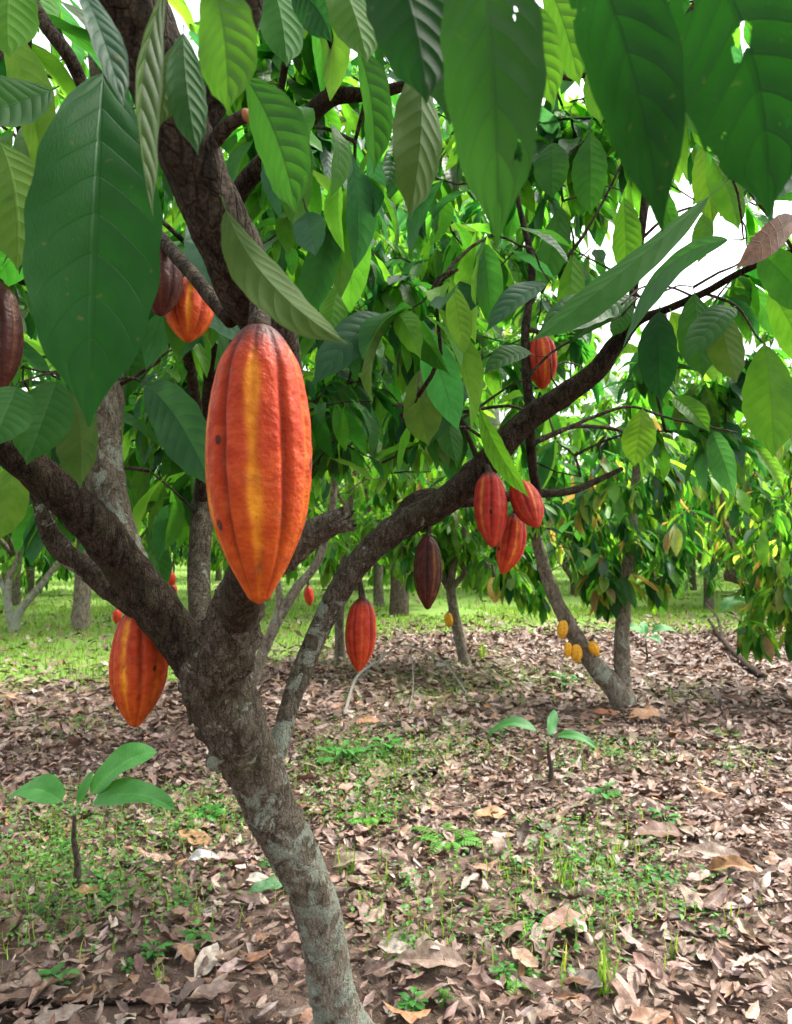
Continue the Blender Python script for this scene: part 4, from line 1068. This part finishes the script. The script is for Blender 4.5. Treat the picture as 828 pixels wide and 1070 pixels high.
# rows of distant cacao trees: two models, copied
def far_model(seed_w):
    t = thing('cacao_tree', (0, 0, 0), None, 'cacao tree', 'distant rows of cacao trees')
    tv = tube([(0, 0, -.1), (.03, 0, .5), (.0, .05, 1.0)], [.11, .09, .08], 8, .15, .1, (.5, .5, .1))
    mesh_obj('trunk', tv[0], tv[1], M_BARK_FAR, t, tv[2], tv[3])
    acc = Acc(); nodes = [np.array([0, 0, 1.0])]
    for k in range(4):
        a = k * 1.57 + rng.uniform(-.4, .4)
        e = np.array([math.cos(a) * 1.0, math.sin(a) * 1.0, 2.3])
        m = np.array([math.cos(a) * .5, math.sin(a) * .5, 1.5])
        acc.add(*tube([(0, 0, .9), m, e], [.06, .045, .02], 6, .2, 0, (.4, .4, .1))); nodes += [m, e]
    tips = ellipsoid_tips((0, 0, 2.15), (1.9, 1.9, 1.85), 170, zmin=.45)
    specs, dirs, tips = grow(nodes, tips, .02, .005)
    for sp_ in specs: acc.add(*tube(sp_[0], sp_[1], 4, .3, 0, (.1, .3, .1)))
    acc.build('branches', M_BARK_FAR, t)
    foliage(tips, dirs, seed_w, 'foliage', t, M_LEAF_FAR, per=(7, 12), L=(.24, .42), nl=4, nw=1, droop=1.0, gaps=False)
    return t


models = [far_model(LIGHT), far_model(GREEN), far_model(dict(lime=3, bright=3, yellow=1.2, mid=1.5))]
LBL = ['distant light green cacao tree in the rows beyond the grass', 'distant darker green cacao tree in the rows beyond the grass', 'distant yellowish green cacao tree in the rows beyond the grass']
spots = []
for row, y in enumerate((15.5, 19, 23, 27.5, 33, 40, 50)):
    sp_x = 2.7 if row < 3 else 3.3
    nx = int((.62 * y + 2) // sp_x)
    for i in range(-nx, nx + 1):
        x = i * sp_x + (row % 2) * 1.4 + rng.normal(0, .4); yy = y + rng.normal(0, .6)
        if row == 0 and (abs(x - 4.0) < 1.6 or x < -4.5 and x > -7): continue
        if row == 1 and abs(x - 4.6) < 1.6: continue
        spots.append((x, yy))
used = [False] * 3
for i, (x, y) in enumerate(spots):
    k = i % 3 if y < 30 else (0, 2, 2)[i % 3]
    m = models[k]
    if used[k]: o = copy_tree(m)
    else: o = m; used[k] = True
    o['label'] = LBL[k]
    o.location = (x, y, gz(x, y)); o.rotation_euler = (0, 0, rng.uniform(0, 6.28))
    s_ = rng.uniform(.9, 1.2) * (1 + max(0, y - 25) * .008); o.scale = (s_, s_, s_ * rng.uniform(.95, 1.15))

# ------------------------------------------------------------------ seedlings with big oblong leaves
def seed_profile(s):
    return np.where(s < .2, .045, np.sin(PI * np.clip((s - .2) / .8, 0, 1) ** .8) ** .6 * .98 + .02)


def seedling(bpx, top, leaves, label, stem_r, tint=(.055, .20, .045), name='banana_seedling', group='young seedlings'):
    b = gp(*bpx); d = (b - CAM) @ FW
    t = thing(name, b, label, 'seedling', group)
    tp = at(top[0], top[1], d)
    acc = Acc()
    tv = tube([b - [0, 0, .03], b + (tp - b) * .35 + [.012, .01, 0], b + (tp - b) * .7, tp], [stem_r * 1.1, stem_r * .85, stem_r * .65, stem_r * .4], 12, .012, .12, (.0, .3, .2))
    mesh_obj('stem', tv[0], tv[1], M_STICK, t, tv[2], tv[3])
    for (tx, ty, dd, w, bw, roll) in leaves:
        P1 = at(tx, ty, d + dd)
        n = 1; ax = P1 - tp; L = np.linalg.norm(ax)
        nl, nw = 26, 6; s = np.linspace(0, 1, nl + 1); tt = np.linspace(-1, 1, 2 * nw + 1)
        C = tp - ax * 0 + ax * s[:, None] + np.array([0, 0, 1.0]) * (bw * L * 4 * s * (1 - s))[:, None]
        T = np.gradient(C, axis=0); T /= np.linalg.norm(T, axis=1)[:, None]
        upv = np.array([0, -.45, 1.0]) + RT * roll
        X = np.cross(T, upv); X /= np.linalg.norm(X, axis=1)[:, None]; Z = np.cross(X, T)
        hw = seed_profile(s)[:, None] * np.abs(tt) * px2m(w, d) * .5
        zc = hw * .22 + .09 * px2m(w, d) * np.sin(s[:, None] * 9 + w + np.sign(tt)) * np.abs(tt) * seed_profile(s)[:, None]
        V = C[:, None] + (np.sign(tt) * hw)[..., None] * X[:, None] + zc[..., None] * Z[:, None]
        idx = np.arange(V.shape[0] * V.shape[1]).reshape(V.shape[:2])
        Q = np.stack([idx[:-1, :-1], idx[:-1, 1:], idx[1:, 1:], idx[1:, :-1]], -1).reshape(-1, 4)
        uv = np.stack(np.broadcast_arrays((tt * .5 + .5)[None, :], s[:, None]), -1).reshape(-1, 2)
        c = np.append(np.array(tint) * rng.uniform(.85, 1.2), 1)
        mesh_obj('leaf', V.reshape(-1, 3), Q, M_SEED, t, uv, np.tile(c, (len(uv), 1)))
    return t


seedling((77, 932), (78, 852), [(164, 786, .12, 40, .16, .1), (182, 846, -.08, 37, .17, .3), (10, 834, .1, 34, .2, -.3), (98, 806, .06, 12, .1, 0)], 'young seedling with big oblong green leaves left of the front trunk', .016)
seedling((575, 826), (573, 775), [(510, 768, .05, 15, .25, .2), (624, 782, -.1, 12, .2, -.3), (580, 742, .15, 12, .02, .5)], 'young seedling with two spread leaves on the litter right of the limb', .016, (.045, .17, .045))
seedling((676, 695), (675, 668), [(655, 655, .1, 12, .2, 0), (708, 662, 0, 11, .25, 0), (672, 650, .2, 9, .1, 0), (690, 672, -.2, 10, .2, 0)], 'small seedling with spreading leaves right of the two stemmed tree', .014, (.06, .22, .06))
seedling((786, 668), (784, 632), [(752, 640, .1, 18, .25, 0), (800, 600, 0, 16, .1, 0), (770, 618, .2, 14, .2, 0), (815, 650, -.2, 14, .2, 0)], 'pale leafed seedling standing beneath the tree at the right edge', .014, (.07, .2, .07))

# ------------------------------------------------------------------ weeds (each a plant)
def herb_mesh(kind, r):
    acc = Acc()
    if kind == 'broad':
        n = rng.integers(9, 16); a = np.arange(n) * 2.4 + rng.uniform(0, 6)
        el = rng.uniform(.25, 1.2, n); rad = np.stack([np.cos(a), np.sin(a), np.zeros(n)], 1)
        base_ = rad * (r * rng.uniform(.1, .45, n))[:, None]; base_[:, 2] = r * rng.uniform(.25, .75, n)
        for i in range(n): acc.add(*tube([(0, 0, -.01), base_[i] * .5 + [0, 0, .3 * base_[i, 2]], base_[i]], [r * .03, r * .025, r * .02], 4, .03, 0, (.05, .16, .03)))
        L = r * rng.uniform(.45, .85, n)
        c = np.array((.045, .165, .03)) * rng.uniform(.8, 1.5, (n, 1))
        acc.add(*leaf_mass(base_, rad + np.array([0, 0, .35]) * el[:, None], np.tile([0, 0, 1.0], (n, 1)), L, L * .55, rng.uniform(.3, 1.2, n), rng.uniform(.1, .4, n), c, 5, 2, wp=dry_profile))
    elif kind == 'fern':
        for k in range(9):
            a = k * 2.4 + rng.uniform(-.3, .3); rd = np.array([math.cos(a), math.sin(a), 0]); Lf = r * rng.uniform(.8, 1.35)
            s = np.linspace(0, 1, 14); C = rd * (s * Lf)[:, None]; C[:, 2] = Lf * (.9 * s - .75 * s ** 2)
            acc.add(*tube([C[0], C[4], C[9], C[13]], [r * .02, r * .016, r * .012, r * .005], 4, .03, 0, (.08, .2, .04)))
            sd = np.array([-rd[1], rd[0], 0])
            P_ = np.repeat(C[2:], 2, 0); sg = np.tile([1, -1], 12)
            D_ = sd * sg[:, None] + rd * .55 + [0, 0, -.1]
            L_l = r * .34 * np.repeat(1 - s[2:] ** 2 * .8, 2)
            acc.add(*leaf_mass(P_, D_, np.tile([0, 0, 1.0], (24, 1)), L_l, L_l * .34, np.full(24, .4), np.full(24, .1), np.tile((.10, .27, .035), (24, 1)) * rng.uniform(.8, 1.25, (24, 1)), 3, 1, wp=dry_profile))
    else:
        n = 16; P_ = rng.normal(0, r * .12, (n, 3)) * [1, 1, 0]
        blades(P_, (r * .6, r * 1.5), r * .07, acc, ((.08, .2, .03), (.13, .27, .04), (.2, .3, .07)))
    me_o = acc.build('weed', M_HERB)
    return me_o


NOTE = [('fern', 470, 884, .17, 'large bright ferny weed clump right of the trunk, below the middle'), ('fern', 385, 858, .16, 'flat feathery bright green weed just right of the trunk'),
        ('broad', 360, 800, .16, 'leafy green weed patch nearest the foot of the right limb'), ('broad', 405, 792, .14, 'leafy green weed between the limb and the right seedling'),
        ('broad', 632, 840, .11, 'rounded green weed below and right of the right seedling'), ('broad', 695, 862, .09, 'upright small weed alone in the litter on the right side'),
        ('fern', 545, 1030, .09, 'small feathery weed near the bottom edge, middle of the photo'), ('grass', 632, 1040, .13, 'tall narrow grass tuft near the bottom edge'),
        ('grass', 588, 935, .12, 'yellowish grass tuft in the litter below the right seedling'), ('grass', 705, 1005, .08, 'short grass tuft in the litter near the lower right corner'),
        ('broad', 690, 925, .08, 'low weed left of the large curled dead leaves'), ('fern', 540, 975, .08, 'pale feathery sprig lying on the litter at bottom centre'),
        ('broad', 208, 985, .07, 'small dark weed left of the trunk near the bottom'), ('grass', 362, 915, .12, 'grass tuft standing against the right side of the trunk'),
        ('broad', 590, 720, .16, 'green weed left of the two stemmed tree'), ('grass', 505, 690, .22, 'bright grass tuft right of the slim lichen trunk'),
        ('broad', 215, 860, .1, 'green weed between the left seedling and the trunk'), ('broad', 160, 1000, .06, 'tiny weed sprouting left of the trunk base'),
        ('fern', 760, 770, .12, 'feathery weed behind the long fallen branch on the right')]
for (kind, px_, py_, r, lb) in NOTE:
    o = herb_mesh(kind, r); g = gp(px_, py_); o.location = g; o.name = {'fern': 'fern_weed', 'broad': 'broadleaf_weed', 'grass': 'grass_tuft'}[kind]
    o.data.name = o.name
    tag(o, lb, 'weed' if kind != 'grass' else 'grass tuft', 'weeds in the leaf litter')
protos = {k: herb_mesh(k, .08) for k in ('broad', 'fern', 'grass')}
names = {'fern': 'fern_weed', 'broad': 'broadleaf_weed', 'grass': 'grass_tuft'}
labs = {'broad': 'small broad leaved weed scattered through the brown litter', 'fern': 'small feathery weed scattered through the brown litter', 'grass': 'small grass tuft scattered through the brown litter'}
first = {k: True for k in protos}
for i in range(80):
    k = ('broad', 'broad', 'grass', 'fern')[i % 4]
    pa = PATCH[rng.integers(0, len(PATCH))] if i % 3 else (rng.uniform(0, 828), rng.uniform(700, 1060), 40, 20, 0)
    px_, py_ = rng.normal(pa[0], pa[2] * .8), min(1062, max(665, rng.normal(pa[1], pa[3] * .8)))
    if first[k]: o = protos[k]; first[k] = False
    else: o = protos[k].copy(); col.objects.link(o)
    o.name = names[k]; o.location = gp(px_, py_); o.rotation_euler = (0, 0, rng.uniform(0, 6.28))
    s_ = rng.uniform(.35, .95); o.scale = (s_, s_, s_)
    tag(o, labs[k], 'weed' if k != 'grass' else 'grass tuft', 'small scattered weeds')

# ------------------------------------------------------------------ fallen branches
def stick(pts, r, label, lich=(.2, .4, .1), forks=()):
    P_ = []
    for p in pts:
        g = gp(p[0], p[1]); g[2] += p[2] if len(p) > 2 else r * .8; P_.append(g)
    t = thing('fallen_branch', P_[0], label, 'fallen branch', 'fallen branches')
    tv = tube(P_, list(np.linspace(r, r * .5, len(P_))), 10, .03, .12, lich)
    mesh_obj('main_stick', tv[0], tv[1], M_STICK, t, tv[2], tv[3])
    for f in forks:
        Q_ = []
        for p in f:
            g = gp(p[0], p[1]); g[2] += p[2] if len(p) > 2 else r * .6; Q_.append(g)
        tv = tube(Q_, list(np.linspace(r * .55, r * .25, len(Q_))), 6, .03, .1, lich)
        mesh_obj('side_twig', tv[0], tv[1], M_STICK, t, tv[2], tv[3])


stick([(797, 714), (775, 697, .05), (755, 677, .1), (741, 661, .2)], .042, 'dark fallen branch slanting up on the litter at the right', (0, 0, .1), [[(755, 677, .1), (750, 665, .28), (738, 655, .36)]])
stick([(388, 762), (430, 762), (470, 768), (505, 778), (545, 789)], .026, 'brown fallen branch lying left of the right seedling', (.2, .3, .1))
stick([(640, 778), (690, 780), (740, 783), (790, 786), (850, 792)], .032, 'long fallen branch across the litter at the right edge', (.2, .3, .3))
stick([(360, 752, .04), (373, 722, .12), (395, 711, .18), (420, 698, .24), (455, 706, .2), (475, 722, .14), (490, 735, .05)], .013, 'thin pale arching dead twig beyond the right limb', (1.2, 1, 0),
      [[(430, 699, .19), (432, 725, .08), (426, 752, .02)], [(455, 706, .16), (490, 712, .1), (540, 728, .05)], [(395, 711, .14), (410, 690, .3)]])
stick([(0, 1048), (60, 1047), (120, 1046), (190, 1048)], .014, 'thin dark fallen stick along the bottom left corner', (0, 0, 0))
stick([(640, 970), (700, 972, .03), (760, 968, .05), (850, 955, .06)], .006, 'thin dark twig on the litter at lower right', (0, 0, 0))
stick([(665, 712), (680, 722), (690, 730)], .014, 'short dark stick lying right of the two stemmed tree', (0, 0, 0))
stick([(690, 742), (730, 738), (790, 735)], .012, 'grey fallen twig behind the long branch at the right', (.2, .4, .1))

# ------------------------------------------------------------------ fallen leaves that stand out
FL = [(515, 860, .2, (.55, .28, .12), 'flat orange tan fallen leaf below the right seedling', 0.2), (205, 883, .2, (.45, .24, .11), 'orange brown fallen leaf between the left seedling and the trunk', -.2),
      (676, 755, .34, (.50, .25, .11), 'large orange tan fallen leaf at the foot of the two stemmed tree', .1), (633, 752, .2, (.48, .2, .09), 'small orange fallen leaf touching the foot of the two stemmed tree', .1),
      (748, 915, .26, (.44, .33, .26), 'large pale curled dead leaf on the right side', .9), (768, 925, .22, (.40, .21, .08), 'golden brown curled leaf leaning on the large pale one', 1.3),
      (90, 937, .13, (.52, .28, .13), 'orange tan leaf fallen beside the left seedling stem', .3), (212, 908, .15, (.75, .74, .74), 'whitish crumpled leaf on the litter left of the trunk', 1.0),
      (280, 934, .16, (.10, .28, .10), 'fresh green fallen leaf against the left side of the trunk', .4), (268, 925, .12, (.6, .55, .48), 'pale leaf tucked behind the fresh green fallen leaf', .3),
      (368, 915, .18, (.45, .34, .26), 'upright tan dead leaf against the right side of the trunk', .8), (765, 742, .22, (.2, .10, .06), 'dark brown dead leaf standing up near the long fallen branch', .8),
      (590, 978, .22, (.36, .19, .12), 'ribbed reddish brown leaf at the bottom centre', .4), (450, 1018, .24, (.42, .30, .23), 'broad pinkish brown leaf near the bottom edge', .5),
      (235, 760, .18, (.5, .4, .34), 'pale fallen leaf just left of the upper trunk', .2), (385, 760, .2, (.5, .22, .1), 'orange fallen leaf near the thin arching twig', .3),
      (415, 1005, .15, (.66, .56, .48), 'cream coloured fallen leaf near the bottom right of the trunk', .3), (690, 880, .25, (.20, .10, .06), 'long dark brown leaf in the litter at right', .3)]
for (px_, py_, L, c, lb, curl) in FL:
    g = gp(px_, py_); a = rng.uniform(-.5, .5) + (PI if rng.uniform() < .5 else 0)
    D_ = np.array([[math.cos(a), math.sin(a), .1 + .35 * (curl > .7)]]); n_ = np.array([[0.05, -.35, 1.0]])
    P_ = (g + [0, 0, .05])[None] - D_ * L * .5
    P_[:, 2] = gz(g[0], g[1]) + .035
    v = leaf_mass(P_, D_, n_, np.array([L]), np.array([L * .42]), np.array([curl]), np.array([.25 + .3 * curl]), np.array([c]) * (.8 if lb.startswith('whitish') else .68), 18, 5, ripple=.08, quilt=.015, wp=dry_profile)
    o = mesh_obj('fallen_leaf', v[0] - P_[0], v[1], M_DRY, None, v[2], v[3]); o.location = P_[0]
    tag(o, lb, 'fallen leaf', 'fallen leaves that stand out')
# brown dying leaf still on the right limb
v = hand_leaf((835, 228, 1.5), (768, 282, 1.4), 34, 20, 'tan', (0, 6, .1), .4, 0, 1); v.data.materials[0] = M_DRY
a_ = v.data.attributes['tint']; a_.data.foreach_set('color', np.tile(np.array([.22, .11, .06, 1], dtype=np.float32), len(v.data.vertices)))
v['label'] = 'withered brown leaf'

# ------------------------------------------------------------------ light, sky, camera
SUN_EL, SUN_AZ = 58, 62     # azimuth clockwise from +Y (right of the camera)
w = bpy.data.worlds.new('World'); scene.world = w; w.use_nodes = True
nt = w.node_tree; nt.nodes.clear()
sky = nt.nodes.new('ShaderNodeTexSky'); sky.sky_type = 'NISHITA'; sky.sun_disc = False
sky.sun_elevation = math.radians(SUN_EL); sky.sun_rotation = math.radians(SUN_AZ)
sky.air_density = 1.0; sky.dust_density = 6.0; sky.ozone_density = 1.0
hs = nt.nodes.new('ShaderNodeHueSaturation'); hs.inputs['Saturation'].default_value = .25
bg = nt.nodes.new('ShaderNodeBackground'); bg.inputs['Strength'].default_value = .15
wo = nt.nodes.new('ShaderNodeOutputWorld')
nt.links.new(sky.outputs[0], hs.inputs['Color']); nt.links.new(hs.outputs[0], bg.inputs[0]); nt.links.new(bg.outputs[0], wo.inputs[0])
sd = bpy.data.lights.new('sun', 'SUN'); sd.energy = 1.5; sd.angle = math.radians(10); sd.color = (1, .95, .87)
so = bpy.data.objects.new('sun', sd); col.objects.link(so)
el, az = math.radians(SUN_EL), math.radians(SUN_AZ)
v = Vector((math.sin(az) * math.cos(el), math.cos(az) * math.cos(el), math.sin(el)))
so.rotation_euler = v.to_track_quat('Z', 'Y').to_euler(); so.location = v * 50

cd = bpy.data.cameras.new('camera'); cam = bpy.data.objects.new('camera', cd); col.objects.link(cam)
cam.location = CAM; cam.rotation_euler = (PI / 2 + PITCH, 0, 0)
cd.sensor_fit = 'VERTICAL'; cd.sensor_height = 26.75; cd.sensor_width = 26.75; cd.lens = 20.0
cd.dof.use_dof = True; cd.dof.focus_distance = 1.15; cd.dof.aperture_fstop = 9.0
cd.clip_start = .02; cd.clip_end = 1000
scene.camera = cam
vs = scene.view_settings
vs.view_transform = 'Standard'; vs.look = 'None'; vs.gamma = 1; vs.use_curve_mapping = False
vs.exposure = 2.05
